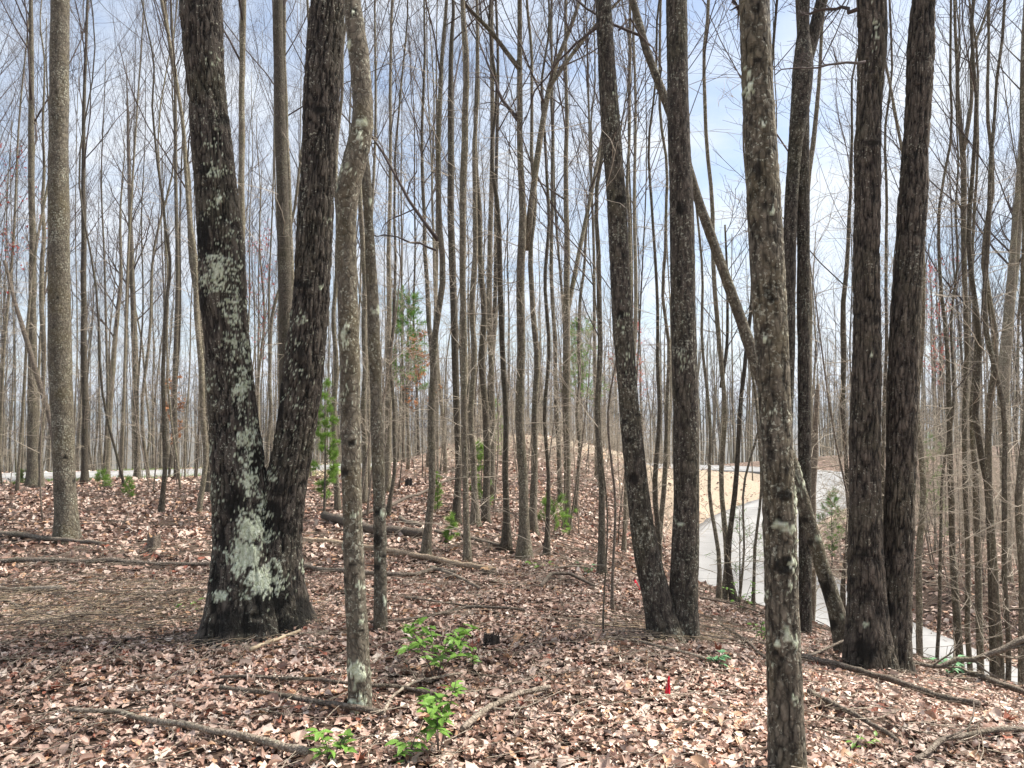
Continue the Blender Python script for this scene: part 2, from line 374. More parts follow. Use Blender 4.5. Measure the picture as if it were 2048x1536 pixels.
g_me = mk_mesh('ground', Vg, [q], [M['ground']], {'straw': straw, 'grassy': grassy, 'near': near, 'far': sstep(70, 130, dd)})
GROUND = obj('ground', g_me, kind='structure')

# road strip
T = np.gradient(ROAD[:, :2], axis=0); T /= np.linalg.norm(T, axis=1)[:, None]; Nn = np.stack([-T[:, 1], T[:, 0]], 1)
na = 9; rv = []
for k in range(na):
    a = -1+2*k/(na-1); wob = (fbm(ROAD[:, 0]*1.5+50*k, ROAD[:, 1]*1.5, s=4)-.5)*.25 if k in (0, na-1) else 0
    w = a*ROAD_W + wob*np.sign(a) if k in (0, na-1) else np.full(len(ROAD), a*ROAD_W)
    rv.append(np.concatenate([ROAD[:, :2]+Nn*w[:, None], (ROAD[:, 2]+.03*(1-a*a)+.0)[:, None]], 1))
rv = np.array(rv); nR = len(ROAD)
skirt0 = rv[0].copy(); skirt0[:, 2] -= .12; skirt1 = rv[-1].copy(); skirt1[:, 2] -= .12
rv = np.concatenate([skirt0[None], rv, skirt1[None]]); na2 = na+2
ii = np.arange(na2*nR).reshape(na2, nR)
qr = np.stack([ii[:-1, :-1].ravel(), ii[:-1, 1:].ravel(), ii[1:, 1:].ravel(), ii[1:, :-1].ravel()], 1)
across = np.repeat(np.clip((np.arange(na2)-1)/(na-1), 0, 1), nR)
obj('road', mk_mesh('road', rv.reshape(-1, 3), [qr], [M['road']], {'across': across}), kind='structure')

# ------------------------------------------------------------------ tubes
class Tubes:
    def __init__(s): s.b = []
    def add(s, pts, r, sides=3, mat=0):
        "pts (M,K,3), r (M,K)"
        pts = np.asarray(pts, float); r = np.asarray(r, float)
        if pts.ndim == 2: pts = pts[None]; r = r[None]
        if len(pts): s.b.append((pts, r, sides, mat))
    def mesh(s, name, mats, origin=(0, 0, 0), smooth=True):
        VV, FQ, FT, MI, MT = [], [], [], [], []; off = 0
        for pts, r, sides, mat in s.b:
            m, k = pts.shape[:2]
            t = np.gradient(pts, axis=1); t /= np.linalg.norm(t, axis=2, keepdims=True)+1e-9
            mean = t.mean(1, keepdims=True)
            ref = np.where(np.abs(mean[..., 2:3]) > .75, np.array([1., .05, 0]), np.array([0, .05, 1.]))
            n1 = np.cross(t, np.broadcast_to(ref, t.shape)); n1 /= np.linalg.norm(n1, axis=2, keepdims=True)+1e-9
            n2 = np.cross(t, n1)
            a = np.arange(sides)*2*np.pi/sides
            V = pts[:, :, None]+r[:, :, None, None]*(n1[:, :, None]*np.cos(a)[:, None]+n2[:, :, None]*np.sin(a)[:, None])
            idx = off+np.arange(m*k*sides).reshape(m, k, sides); nx = np.roll(idx, -1, 2)
            Q = np.stack([idx[:, :-1], nx[:, :-1], nx[:, 1:], idx[:, 1:]], -1).reshape(-1, 4)
            VV.append(V.reshape(-1, 3)); FQ.append(Q); MI.append(np.full(len(Q), mat)); off += m*k*sides
            if sides > 3:   # end caps as fans around a centre vertex
                for e in (0, k-1):
                    c = off+np.arange(m); VV.append(pts[:, e]); off += m
                    A, B = (idx[:, e], nx[:, e]); C = np.repeat(c[:, None], sides, 1)
                    tr = np.stack([B, A, C] if e == 0 else [A, B, C], -1).reshape(-1, 3); FT.append(tr); MT.append(np.full(len(tr), mat))
        faces = [np.concatenate(FQ)] + ([np.concatenate(FT)] if FT else [])
        mi = np.concatenate(MI+MT)
        return mk_mesh(name, np.concatenate(VV)-np.asarray(origin), faces, mats, smooth=smooth, mat_idx=mi)
def interp(pts, r, t):
    M_, K = pts.shape[:2]; x = t*(K-1); i0 = np.minimum(x.astype(int), K-2); f = x-i0
    m = np.arange(M_)[:, None]
    p = pts[m, i0]*(1-f)[..., None]+pts[m, i0+1]*f[..., None]; rr = r[m, i0]*(1-f)+r[m, i0+1]*f
    tg = pts[m, i0+1]-pts[m, i0]; tg /= np.linalg.norm(tg, axis=2, keepdims=True)+1e-9
    return p, rr, tg
def grow(g, pts, r, n, t0, t1, len0, len1, ang, K, up=.1, wig=.15, rk=.55, rmin=.002, rmax=9, flat=0):
    "children of every path: n each between t0 and t1; length len0 at t0 to len1 at t1"
    M_ = len(pts)
    t = t0+(t1-t0)*((np.arange(n)[None]+g.random((M_, n)))/n)
    p, rr, tg = interp(pts, r, np.clip(t, 0, .999))
    q = g.normal(size=p.shape); q -= (q*tg).sum(-1, keepdims=True)*tg; q /= np.linalg.norm(q, axis=-1, keepdims=True)
    a = np.radians(ang)*(.75+.5*g.random((M_, n)))[..., None]
    d = tg*np.cos(a)+q*np.sin(a)
    if flat: d[..., 2] = d[..., 2]*(1-flat); d /= np.linalg.norm(d, axis=-1, keepdims=True)
    f = (t-t0)/(t1-t0+1e-9); ln = (len0+(len1-len0)*f)*(.65+.6*g.random((M_, n)))
    p = p.reshape(-1, 3); d = d.reshape(-1, 3); ln = ln.reshape(-1); r0 = np.clip((rr*rk).reshape(-1), rmin, rmax)
    out = [p]
    cur = p; dcur = d
    for k in range(K-1):
        dcur = dcur+np.array([0, 0, up])+g.normal(size=d.shape)*wig; dcur /= np.linalg.norm(dcur, axis=1, keepdims=True)
        cur = cur+dcur*(ln/(K-1))[:, None]; out.append(cur)
    Pn = np.stack(out, 1); Rn = r0[:, None]*np.linspace(1, .35, K)[None]; return Pn, np.maximum(Rn, rmin*.6)

def crown(g, tb, tp, tr, t0, H, dens=1., mat=0, spread=1., twig_r=.0022, limbs=None, lv3=True, tmat=0, n3=5):
    "limbs, branches, twigs on a trunk path (1,K,3)"
    nl = limbs or int(15*dens)
    n3 = 3 if lv3 == 'few' else n3
    p1, r1 = grow(g, tp, tr, nl, t0, .985, .24*H*spread, .07*H, 40, 7, .10, .10, .38, .005, .035)
    tb.add(p1, r1, 4, mat)
    p2, r2 = grow(g, p1, r1, 6, .18, .98, .085*H*spread, .04*H, 42, 5, .08, .13, .5, .0034)
    tb.add(p2, r2, 3, tmat)
    tips = p2
    if lv3:
        p3, r3 = grow(g, p2, r2, n3, .15, 1., .036*H, .022*H, 40, 4, .08, .18, .6, twig_r)
        tb.add(p3, r3, 3, tmat); tips = p3
    return p1, p2, tips

def smooth_path(z, pts, r, n, w=18):
    zz = np.linspace(z[0], z[-1], n); o = np.argsort(z)
    x = np.interp(zz, z[o], pts[o, 0]); y = np.interp(zz, z[o], pts[o, 1]); rr = np.interp(zz, z[o], r[o])
    k = max(3, n//w) | 1; ker = np.hanning(k+2)[1:-1]; ker /= ker.sum()
    def sm(a):
        b = np.concatenate([2*a[0]-a[1:k//2+1][::-1], a, 2*a[-1]-a[-k//2:-1][::-1]])
        return np.convolve(b, ker, 'valid')[:n] if len(b) >= n+k-1 else a
    return np.stack([sm(x), sm(y), zz], 1), sm(rr)

# ------------------------------------------------------------------ hero trunks
def pix_path(rows, Y, dy=0.):
    "rows (py, xleft, xright) -> centre points and radii at depth Y"
    pts, rr = [], []
    for k, (py, xl, xr) in enumerate(rows):
        a = P(xl, py, Y); b = P(xr, py, Y); pts.append((a+b)/2); rr.append((b[0]-a[0])/2)
    pts = np.array(pts); rr = np.array(rr); o = np.argsort(pts[:, 2]); return pts[o], rr[o]
def extend(pts, rr, H, lean=.5, rend=.25, g=rng):
    top = pts[-1]; d = (pts[-1]-pts[-3]); d = d/d[2]; n = 5
    e = []; er = []
    cur = top.copy()
    for k in range(1, n+1):
        st = (H-top[2])/n; dd_ = d*lean**k + np.array([0, 0, 0]); cur = cur+np.array([dd_[0]*st+g.normal()*.06*st, dd_[1]*st+g.normal()*.06*st, st])
        e.append(cur.copy()); er.append(rr[-1]*(1-(1-rend)*k/n))
    return np.vstack([pts, e]), np.concatenate([rr, er])
def hero_mesh(name, pts, rr, ring, rows, vis_top, mat, bark, seed, flare=None, lichen=(), stains=(), knots=(), lich_rand=0., origin=(0, 0, 0)):
    """trunk surface with real bark relief. bark: 'oak' | 'plates' | 'smooth'"""
    z0, zt = pts[0, 2], pts[-1, 2]
    pathz = np.concatenate([np.linspace(z0, vis_top, rows), np.linspace(vis_top, zt, 26)[1:]])
    fine, fr = smooth_path(pts[:, 2], pts, rr, 260, 52)
    cx_ = np.interp(pathz, fine[:, 2], fine[:, 0]); cy_ = np.interp(pathz, fine[:, 2], fine[:, 1]); R = np.interp(pathz, fine[:, 2], fr)
    th = np.arange(ring)*2*np.pi/ring
    TH, ZZ = np.meshgrid(th, pathz); RR = np.repeat(R[:, None], ring, 1)*.95
    h = ZZ-z0; Rm = float(np.median(rr[:max(2, len(rr)-5)]))
    arc = TH*Rm
    c3x, c3y = np.cos(TH)*Rm, np.sin(TH)*Rm
    rid = np.full(TH.shape, .5)
    if bark == 'oak':
        cw = .024; per = max(6, int(round(2*np.pi*Rm/cw))); xx = TH/(2*np.pi)*per
        warp = (fbm(c3x*6, c3y*6, ZZ*3.5, s=seed, o=4)-.5)*5.0
        f, f1 = worley(xx+warp*.7, ZZ/.15+warp*.35, None, s=seed)
        f = np.where(np.abs(TH-np.pi) < 9, f, f)
        a = np.clip(f*1.7, 0, 1)*(.72+.5*fbm(c3x*8, c3y*8, ZZ*3, s=seed+9, o=3)); small = fbm(c3x*50, c3y*50, ZZ*28, s=seed+3, o=3)
        rn = fbm(c3x*40+warp*.3, c3y*40, ZZ*8.0, s=seed+12, o=3); a = np.clip(np.abs(rn-.5)*9, 0, 1)*(.62+.38*np.clip(f*1.8, 0, 1)); rid = a*.78+small*.30
        disp = (rid-.6)*.022*min(1, Rm/.14)
    elif bark == 'plates':
        cw = .016; per = max(6, int(round(2*np.pi*Rm/cw))); xx = TH/(2*np.pi)*per
        warp = (fbm(c3x*7, c3y*7, ZZ*6, s=seed, o=3)-.5)*2.4
        f, f1 = worley(xx+warp*.6, ZZ/.085+warp*.3, None, s=seed)
        small = fbm(c3x*70, c3y*70, ZZ*45, s=seed+3, o=3)
        rn = fbm(c3x*44, c3y*44, ZZ*11, s=seed+12, o=3); rid = np.clip(np.abs(rn-.5)*7, 0, 1)*(.7+.3*np.clip(f*1.6, 0, 1))*.5+small*.55; disp = (rid-.5)*.008
    else:
        small = fbm(c3x*60, c3y*60, ZZ*60, s=seed+3, o=3); big = fbm(c3x*9, c3y*9, ZZ*6, s=seed+5, o=3)
        rid = .3+small*.35+big*.25; disp = (small-.5)*.004+(big-.5)*.012
    disp = disp + (fbm(c3x*5, c3y*5, ZZ*2.2, s=seed+8, o=2)-.5)*.12*Rm
    # seam-free: everything above uses cos/sin except the cell pattern, whose seam is turned away
    if flare:
        amp, hgt, nr, ph = flare
        fl = np.exp(-h/hgt); lob = (.45+.55*np.cos(nr*TH+ph+1.3*np.sin(TH*2+ph)))
        disp = disp+fl*RR*amp*(.35+.9*np.maximum(lob, 0))
    X = cx_[:, None]+np.cos(TH+SEAM)*(RR+disp); Y = cy_[:, None]+np.sin(TH+SEAM)*(RR+disp)
    V = np.stack([X.ravel(), Y.ravel(), ZZ.ravel()], 1)
    px, py = project(V); front = (np.sin(TH+SEAM).ravel() < .25)
    n1 = fbm(X.ravel()*22, Y.ravel()*22, ZZ.ravel()*22, s=seed+20, o=4); n2 = fbm(X.ravel()*60, Y.ravel()*60, ZZ.ravel()*60, s=seed+23, o=3)
    li = np.zeros(len(V))
    for (x, y, sx, sy, dn) in lichen:
        dm = np.exp(-(((px-x)/sx)**2+((py-y)/sy)**2)); li = np.maximum(li, dm*dn*front)
    n4 = fbm(X.ravel()*130, Y.ravel()*130, ZZ.ravel()*130, s=seed+40, o=2)
    mix = (n1*.30+n2*.36+n4*.34)
    lval = sstep(0, .035, mix-(.70-.29*li))*(li > .03)
    if lich_rand:
        n3 = fbm(X.ravel()*9, Y.ravel()*9, ZZ.ravel()*9, s=seed+31, o=4); lval = np.maximum(lval, sstep(.0, .05, n3-(.78-lich_rand))*.8)
    sv = np.zeros(len(V))
    for (x, y, sx, sy, dn) in stains:
        dm = np.exp(-(((px-x)/sx)**2+((py-y)/sy)**2))*dn*front; sv = np.maximum(sv, sstep(.0, .30, dm*1.15-(.15+.85*(1-(n1*.5+n2*.5))-.04)))
    sv = sv*(1-lval)
    out = lval*.006*(.4+n2)
    kd = np.zeros(len(V))
    for (x, y, s_) in knots:
        q2 = (((px-x)/s_)**2+((py-y)/(s_*(.55+.5*((x*7+y) % 5)/5)))**2)*(.5+1.0*n1)
        kd += front*(np.exp(-q2/2.2)*.012-np.exp(-q2*1.8)*.03*min(1, Rm/.1)); sv = np.maximum(sv, front*sstep(.25, .6, np.exp(-q2)*(.6+.8*n1)))
    nrm = np.stack([np.cos(TH+SEAM).ravel(), np.sin(TH+SEAM).ravel(), np.zeros(len(V))], 1)
    V = V+nrm*(out+kd)[:, None]
    nr_ = len(pathz); idx = np.arange(nr_*ring).reshape(nr_, ring); nx = np.roll(idx, -1, 1)
    Q = np.stack([idx[:-1], nx[:-1], nx[1:], idx[1:]], -1).reshape(-1, 4)
    return mk_mesh(name, V-np.asarray(origin), [Q], [mat], {'ridge': np.clip(rid.ravel(), 0, 1), 'lichen': lval, 'stain': np.clip(sv, 0, 1)}), (fine, fr)
SEAM = math.pi/2+.001

def crown_obj(parent, origin, paths, H, start, seed, dens=1., spread=1., name='branches', mats=None, low=(), lv3=True):
    g = np.random.default_rng(seed); tb = Tubes()
    for pts, rr in paths:
        z = pts[:, 2]; s = np.linspace(0, 1, 24); zz = z[0]+(z[-1]-z[0])*s
        tp = np.stack([np.interp(zz, z, pts[:, 0]), np.interp(zz, z, pts[:, 1]), zz], 1)[None]; tr = np.interp(zz, z, rr)[None]
        t0 = min(.95, max(.02, (start-z[0])/(z[-1]-z[0])))
        crown(g, tb, tp, tr, t0, H, dens, 0, spread, lv3=lv3)
    for lp, lr in low: tl = Tubes(); add_low(g, tl, lp, lr); obj('limb', tl.mesh('limb', [M['twig']], origin), parent)
    return obj(name, tb.mesh(name, mats or [M['twig']], origin), parent)
def add_low(g, tb, lp, lr):
    "an explicit limb with its own side twigs"
    lp = np.asarray(lp, float); lr = np.asarray(lr, float)
    n = 10; t = np.linspace(0, len(lp)-1, n); pp = np.stack([np.interp(t, np.arange(len(lp)), lp[:, c]) for c in range(3)], 1)[None]; r = np.interp(t, np.arange(len(lr)), lr)[None]
    pp[0, 1:-1] += g.normal(size=(n-2, 3))*.012
    tb.add(pp, r, 5, 0)
    Lh = np.linalg.norm(lp[-1]-lp[0])
    p2, r2 = grow(g, pp, r, 9, .2, 1., Lh*.35, Lh*.2, 45, 5, .06, .2, .55, .003); tb.add(p2, r2, 3, 0)
    p3, r3 = grow(g, p2, r2, 4, .2, 1., Lh*.12, Lh*.08, 45, 4, .06, .25, .6, .0018); tb.add(p3, r3, 3, 0)
def pixlimb(px, Y, w0, w1, dY=0.):
    n = len(px); pts = [P(x, y, Y+dY*k/max(1, n-1)) for k, (x, y) in enumerate(px)]
    return pts, [(w0+(w1-w0)*k/(n-1))/2/F*Y for k in range(n)]

def root(name, loc, label, cat, group=None):
    o = bpy.data.objects.new(name, None); COL.objects.link(o); o.location = loc; o['label'] = label; o['category'] = cat; o.empty_display_size = .2
    if group: o['group'] = group
    return o

HEROES = []
def hero(name, label, stems, Y, H, mat, bark, seed, start, lichen=(), stains=(), knots=(), flare=(.5, .16, 5, 0), lich_rand=0., ring=96, rows=300, low=(), dens=1., spread=1., taper_end=.3):
    base = None; meshes = []; paths = []
    for k, st in enumerate(stems):
        pts, rr = pix_path(st, Y+ (k*.06))
        if base is None: base = pts[0].copy(); base[2] = gz(base[0], base[1]+0)
        vt = pts[-1, 2]+.25
        pts[0, 2] = min(pts[0, 2], gz(pts[0, 0], pts[0, 1]))-.12
        pts, rr = extend(pts, rr, H-(k*.8), rend=taper_end)
        meshes.append((pts, rr, vt))
    r = root(name, base, label, 'tree')
    for k, (pts, rr, vt) in enumerate(meshes):
        me, path = hero_mesh('trunk', pts, rr, ring, rows, vt, mat, bark, seed+k*17, flare, lichen, stains, knots, lich_rand, base)
        obj('trunk', me, r); paths.append(path)
    crown_obj(r, base, paths, H, start, seed, dens, spread, low=low, lv3=False)
    HEROES.append((base[0], base[1], meshes[0][1][0]*2)); return r

# big double oak, left
lichH1 = [(455, 500, 36, 110, .55), (478, 720, 40, 130, .62), (498, 890, 36, 110, .72), (430, 300, 36, 120, .42), (430, 1000, 20, 160, .4), (590, 780, 30, 160, .38), (440, 545, 45, 50, 1.0), (428, 345, 25, 14, .9), (432, 400, 22, 22, .8), (455, 470, 30, 20, .7), (425, 120, 25, 30, .45), (470, 600, 40, 40, .7), (470, 640, 22, 22, .9), (470, 690, 28, 30, .75), (480, 780, 26, 24, 1.),
    (490, 740, 25, 60, .7), (490, 870, 30, 30, .9), (495, 900, 40, 60, .75), (500, 960, 30, 40, .85), (525, 1000, 22, 40, .8), (505, 1060, 42, 42, 1.15), (490, 1110, 42, 45, 1.3), (520, 1160, 40, 36, 1.3), (545, 1130, 24, 24, .9),
    (560, 1175, 16, 28, .7), (440, 1192, 18, 16, 1.2), (490, 1195, 20, 12, .8), (460, 1180, 14, 10, .6), (605, 1130, 10, 30, .7), (600, 640, 30, 30, .55), (585, 690, 20, 40, .5), (575, 850, 14, 30, .5), (545, 955, 16, 30, .6), (530, 900, 10, 60, .5), (640, 720, 12, 12, .5), (640, 575, 8, 6, .9), (655, 440, 12, 8, .8), (420, 900, 14, 40, .5),(430, 780, 20, 60, .45)]
stH1 = [(470, 1255, 90, 20, 1.), (600, 1255, 60, 22, 1.1), (430, 1160, 14, 60, .9), (445, 1080, 12, 60, .8), (405, 470, 18, 60, 1.), (405, 600, 14, 60, .8), (450, 240, 22, 14, .9), (440, 490, 12, 20, .9), (410, 340, 22, 20, .8), (470, 1010, 40, 60, .8), (540, 1040, 40, 60, 1.), (545, 1190, 60, 60, .95), (470, 1235, 60, 30, .8), (610, 1220, 30, 40, .95), (480, 840, 30, 40, .7), (510, 930, 22, 60, .9), (560, 800, 12, 90, .9), (600, 700, 14, 40, .8), (605, 570, 30, 10, 1.), (640, 220, 22, 10, 1.), (560, 980, 50, 30, .7), (430, 1210, 20, 24, .8)]
hero('double_oak_tree', 'huge twin-stemmed oak left of centre, dark furrowed bark with pale lichen down to its foot', [
    [(0, 358, 442), (100, 368, 447), (200, 378, 453), (300, 385, 465), (400, 392, 478), (500, 397, 490), (600, 400, 493), (700, 410, 500), (800, 415, 512), (900, 420, 524), (1000, 425, 540), (1100, 428, 556), (1180, 420, 572), (1260, 418, 580)],
    [(0, 622, 690), (100, 612, 685), (200, 604, 680), (300, 605, 672), (400, 598, 668), (500, 590, 665), (600, 585, 660), (700, 570, 652), (800, 560, 640), (900, 545, 625), (1000, 520, 610), (1100, 500, 603), (1180, 480, 610), (1260, 466, 626)]],
    5.6, 19, M['oak'], 'oak', 3, 8.5, lichH1, stH1, [(512, 1232, 12)], (.70, .17, 6, .5), ring=160, rows=340)
# sinuous tree in front
hero('crooked_maple_tree', 'crooked pale trunk with a bulging bend in front of the twin oak', [
    [(0, 686, 722), (50, 690, 730), (100, 697, 738), (150, 700, 743), (200, 705, 748), (250, 702, 747), (300, 690, 740), (350, 677, 727), (390, 672, 716), (450, 672, 713), (600, 675, 716), (800, 681, 721), (1000, 684, 724), (1100, 685, 728), (1200, 690, 733), (1300, 694, 738), (1380, 696, 744), (1432, 694, 748)]],
    4.1, 10.5, M['smooth'], 'smooth', 21, 5.2, [(716, 1340, 20, 22, 1.35), (718, 1410, 20, 18, 1.3), (722, 1240, 12, 14, .8), (718, 1180, 10, 20, .7), (693, 652, 9, 8, 1.2), (690, 690, 20, 30, .5), (722, 270, 14, 30, .8), (706, 30, 12, 30, .8), (700, 350, 20, 20, .6), (705, 1030, 16, 20, .8), (690, 780, 30, 60, .45)],
    [(705, 25, 8, 8, 1.1), (712, 160, 10, 40, .5), (690, 1160, 14, 8, .8), (705, 1130, 16, 8, .8), (722, 1430, 26, 16, .8), (725, 1390, 18, 10, .7)], [(707, 22, 8), (694, 664, 8), (703, 886, 9), (690, 944, 9), (722, 1262, 8), (730, 300, 6), (674, 376, 8)], (.18, .1, 5, 1), lich_rand=.07, ring=76, rows=270, dens=.7)
hero('slim_maple_tree', 'slim straight trunk with black blotches just right of the crooked pale one', [
    [(0, 698, 712), (150, 704, 719), (330, 722, 740), (450, 728, 748), (600, 734, 757), (800, 740, 765), (1000, 745, 772), (1100, 747, 773), (1250, 748, 776)]],
    5.55, 13, M['smooth'], 'smooth', 41, 5.5, [(765, 1030, 8, 10, .9), (760, 1110, 8, 14, .7), (768, 1200, 6, 16, .8)], [(757, 1025, 12, 14, .9), (755, 1080, 12, 16, 1), (752, 1135, 12, 12, 1.), (768, 1110, 8, 8, .8)], [], (.15, .1, 4, 1), lich_rand=.06, ring=56, rows=220, dens=.7)
hero('poplar_tree', 'straight thick grey trunk standing alone at the far left', [
    [(0, 103, 138), (300, 98, 136), (500, 97, 138), (700, 97, 142), (900, 107, 148), (1000, 109, 152), (1060, 111, 160), (1080, 110, 163)]],
    9.5, 21, M['smooth'], 'smooth', 51, 9.5, [], [(115, 595, 5, 5, 1), (130, 915, 8, 6, 1.), (148, 962, 5, 5, 1), (125, 740, 30, 8, .5), (120, 370, 30, 8, .5), (120, 450, 30, 8, .5)], [(130, 915, 5)], (.35, .14, 5, 2), lich_rand=.0, ring=80, rows=260)
hero('twin_poplar_tree', 'twin brown trunks joined at the foot, standing right of centre', [
    [(0, 1190, 1222), (200, 1198, 1237), (400, 1213, 1253), (600, 1222, 1262), (700, 1228, 1270), (800, 1237, 1277), (900, 1244, 1290), (1000, 1255, 1300), (1100, 1265, 1318), (1200, 1285, 1345), (1300, 1305, 1385)],
    [(0, 1332, 1374), (200, 1333, 1378), (400, 1338, 1388), (600, 1340, 1392), (800, 1345, 1397), (1000, 1347, 1400), (1100, 1342, 1400), (1200, 1336, 1396), (1300, 1325, 1398)]],
    5.7, 18, M['twin'], 'plates', 61, 7, [(1362, 1050, 8, 8, .9), (1250, 620, 20, 80, .35), (1260, 720, 25, 60, .4), (1365, 720, 20, 60, .45), (1230, 200, 12, 60, .4)],
    [(1240, 400, 14, 12, 1), (1215, 22, 10, 6, 1), (1240, 490, 12, 8, .8), (1262, 880, 20, 14, .8), (1270, 960, 14, 20, .8), (1360, 560, 12, 60, .6), (1375, 1150, 20, 80, .6), (1360, 420, 14, 20, .8), (1365, 1280, 40, 40, .5)],
    [(1243, 628, 9), (1238, 398, 9), (1275, 830, 6), (1250, 842, 7), (1250, 745, 5), (1268, 952, 8)], (.62, .18, 6, 2.2), ring=96, rows=270,
    low=[pixlimb([(1238, 60), (1260, 40), (1330, 110), (1310, 200), (1290, 240)], 5.9, 5, 1.5, .4), pixlimb([(1200, 50), (1165, 75), (1130, 110), (1080, 170), (1040, 260)], 6.2, 7, 3, 2.)])
hero('foreground_oak_tree', 'nearest trunk right of centre, cut off by the bottom edge, round black scar on it', [
    [(0, 1478, 1537), (100, 1481, 1543), (200, 1485, 1548), (300, 1490, 1555), (400, 1493, 1562), (500, 1498, 1568), (600, 1503, 1573), (700, 1511, 1577), (800, 1517, 1581), (900, 1521, 1586), (1000, 1525, 1591), (1200, 1530, 1596), (1400, 1535, 1606), (1580, 1538, 1618)]],
    3.3, 12, M['smooth'], 'plates', 71, 4.8, [(1500, 170, 14, 30, 1.), (1530, 250, 14, 16, .8), (1545, 425, 10, 10, 1.1), (1555, 1290, 12, 12, .9), (1585, 1130, 8, 60, .7), (1535, 1190, 10, 20, .6), (1580, 1170, 10, 20, .7), (1590, 1290, 8, 16, .9), (1545, 820, 14, 14, .8), (1530, 680, 10, 10, .8), (1590, 1000, 6, 40, .8), (1590, 1400, 8, 12, .9), (1540, 1330, 10, 10, .8)],
    [(1545, 598, 12, 7, 1.2), (1568, 990, 18, 14, 1.3), (1575, 940, 10, 20, .7), (1572, 1132, 24, 20, 1.5), (1550, 1305, 10, 10, 1), (1515, 340, 14, 30, .8), (1560, 1040, 12, 8, .9), (1515, 120, 20, 12, .8)], [(1545, 598, 8), (1572, 1132, 15), (1566, 988, 9)], (.15, .1, 5, 0), lich_rand=.05, ring=104, rows=300, dens=.7,
    low=[pixlimb([(1482, 22), (1472, 10), (1462, -10), (1450, -40)], 3.35, 12, 6, .1)])
hero('double_chestnut_oak_tree', 'two rough dark trunks side by side rising from one foot at the right', [
    [(0, 1716, 1772), (100, 1717, 1772), (200, 1715, 1763), (300, 1709, 1760), (400, 1710, 1759), (500, 1707, 1758), (700, 1707, 1762), (800, 1702, 1760), (900, 1699, 1760), (1000, 1699, 1762), (1100, 1697, 1765), (1200, 1697, 1772), (1300, 1692, 1782), (1350, 1700, 1790)],
    [(0, 1824, 1867), (100, 1816, 1867), (200, 1812, 1862), (300, 1806, 1855), (400, 1798, 1853), (500, 1793, 1846), (600, 1784, 1843), (700, 1778, 1838), (800, 1775, 1835), (900, 1773, 1832), (1000, 1770, 1829), (1100, 1767, 1826), (1200, 1758, 1822), (1300, 1740, 1815), (1350, 1730, 1820)]],
    5.9, 18, M['oak_r'], 'oak', 81, 7.5, [(1745, 710, 10, 8, .8), (1750, 60, 12, 50, .6), (1730, 1250, 14, 8, .8)],
    [(1752, 640, 12, 12, 1), (1745, 285, 22, 8, 1.1), (1705, 1160, 10, 8, 1), (1722, 1110, 24, 8, .9), (1740, 1190, 14, 40, .7), (1800, 1100, 8, 8, 1), (1730, 1300, 50, 50, .75), (1780, 1220, 20, 30, .8), (1820, 410, 30, 20, .6), (1830, 350, 20, 10, .6)], [(1745, 288, 8), (1716, 628, 7)], (.62, .20, 6, 1.1), ring=100, rows=280,
    low=[pixlimb([(1716, 18), (1680, 16), (1640, 22), (1600, 30)], 5.85, 9, 4, .3), pixlimb([(1730, 123), (1690, 124), (1650, 132), (1600, 132), (1550, 150)], 5.6, 6, 2, -.3)])
# leaning tree, its rooted foot just left of the right-hand pair
hero('leaning_maple_tree', 'grey trunk leaning far to the left from the foot of the right-hand pair', [
    [(-60, 1238, 1252), (0, 1258, 1273), (100, 1284, 1301), (190, 1318, 1336), (280, 1352, 1370), (370, 1376, 1396), (520, 1428, 1450), (600, 1456, 1480), (690, 1486, 1512), (800, 1522, 1548), (900, 1560, 1588), (1000, 1590, 1620), (1130, 1627, 1659), (1220, 1655, 1690), (1290, 1668, 1710), (1320, 1672, 1716)]],
    6.4, 9, M['smooth'], 'smooth', 91, 4.6, [(1600, 960, 12, 60, .7), (1640, 1100, 8, 60, .5), (1700, 1290, 10, 6, 1.)], [(1605, 1040, 16, 12, 1), (1618, 1085, 14, 10, .8), (1652, 1180, 14, 40, .9), (1640, 1165, 8, 8, 1), (1665, 1250, 16, 20, .8)], [(1312, 150, 5)], (.3, .12, 5, 0), ring=64, rows=260, lich_rand=.05, dens=.6, spread=.8)
hero('forked_oak_tree', 'brown trunk forking near the top edge, between the foreground trunk and the right-hand pair', [
    [(-40, 1598, 1622), (0, 1597, 1620), (60, 1595, 1618), (130, 1585, 1628), (200, 1582, 1622), (300, 1576, 1603), (400, 1569, 1596), (500, 1566, 1592), (700, 1567, 1590), (900, 1562, 1584), (1100, 1560, 1582), (1262, 1556, 1580)],
    [(-40, 1640, 1665), (0, 1632, 1656), (60, 1617, 1642), (110, 1604, 1630), (150, 1592, 1618), (220, 1585, 1610)]],
    7.4, 15, M['twin'], 'plates', 101, 6.2, [], [(1575, 300, 10, 14, .8), (1590, 700, 10, 50, .6)], [], None, ring=64, rows=260, dens=.8)

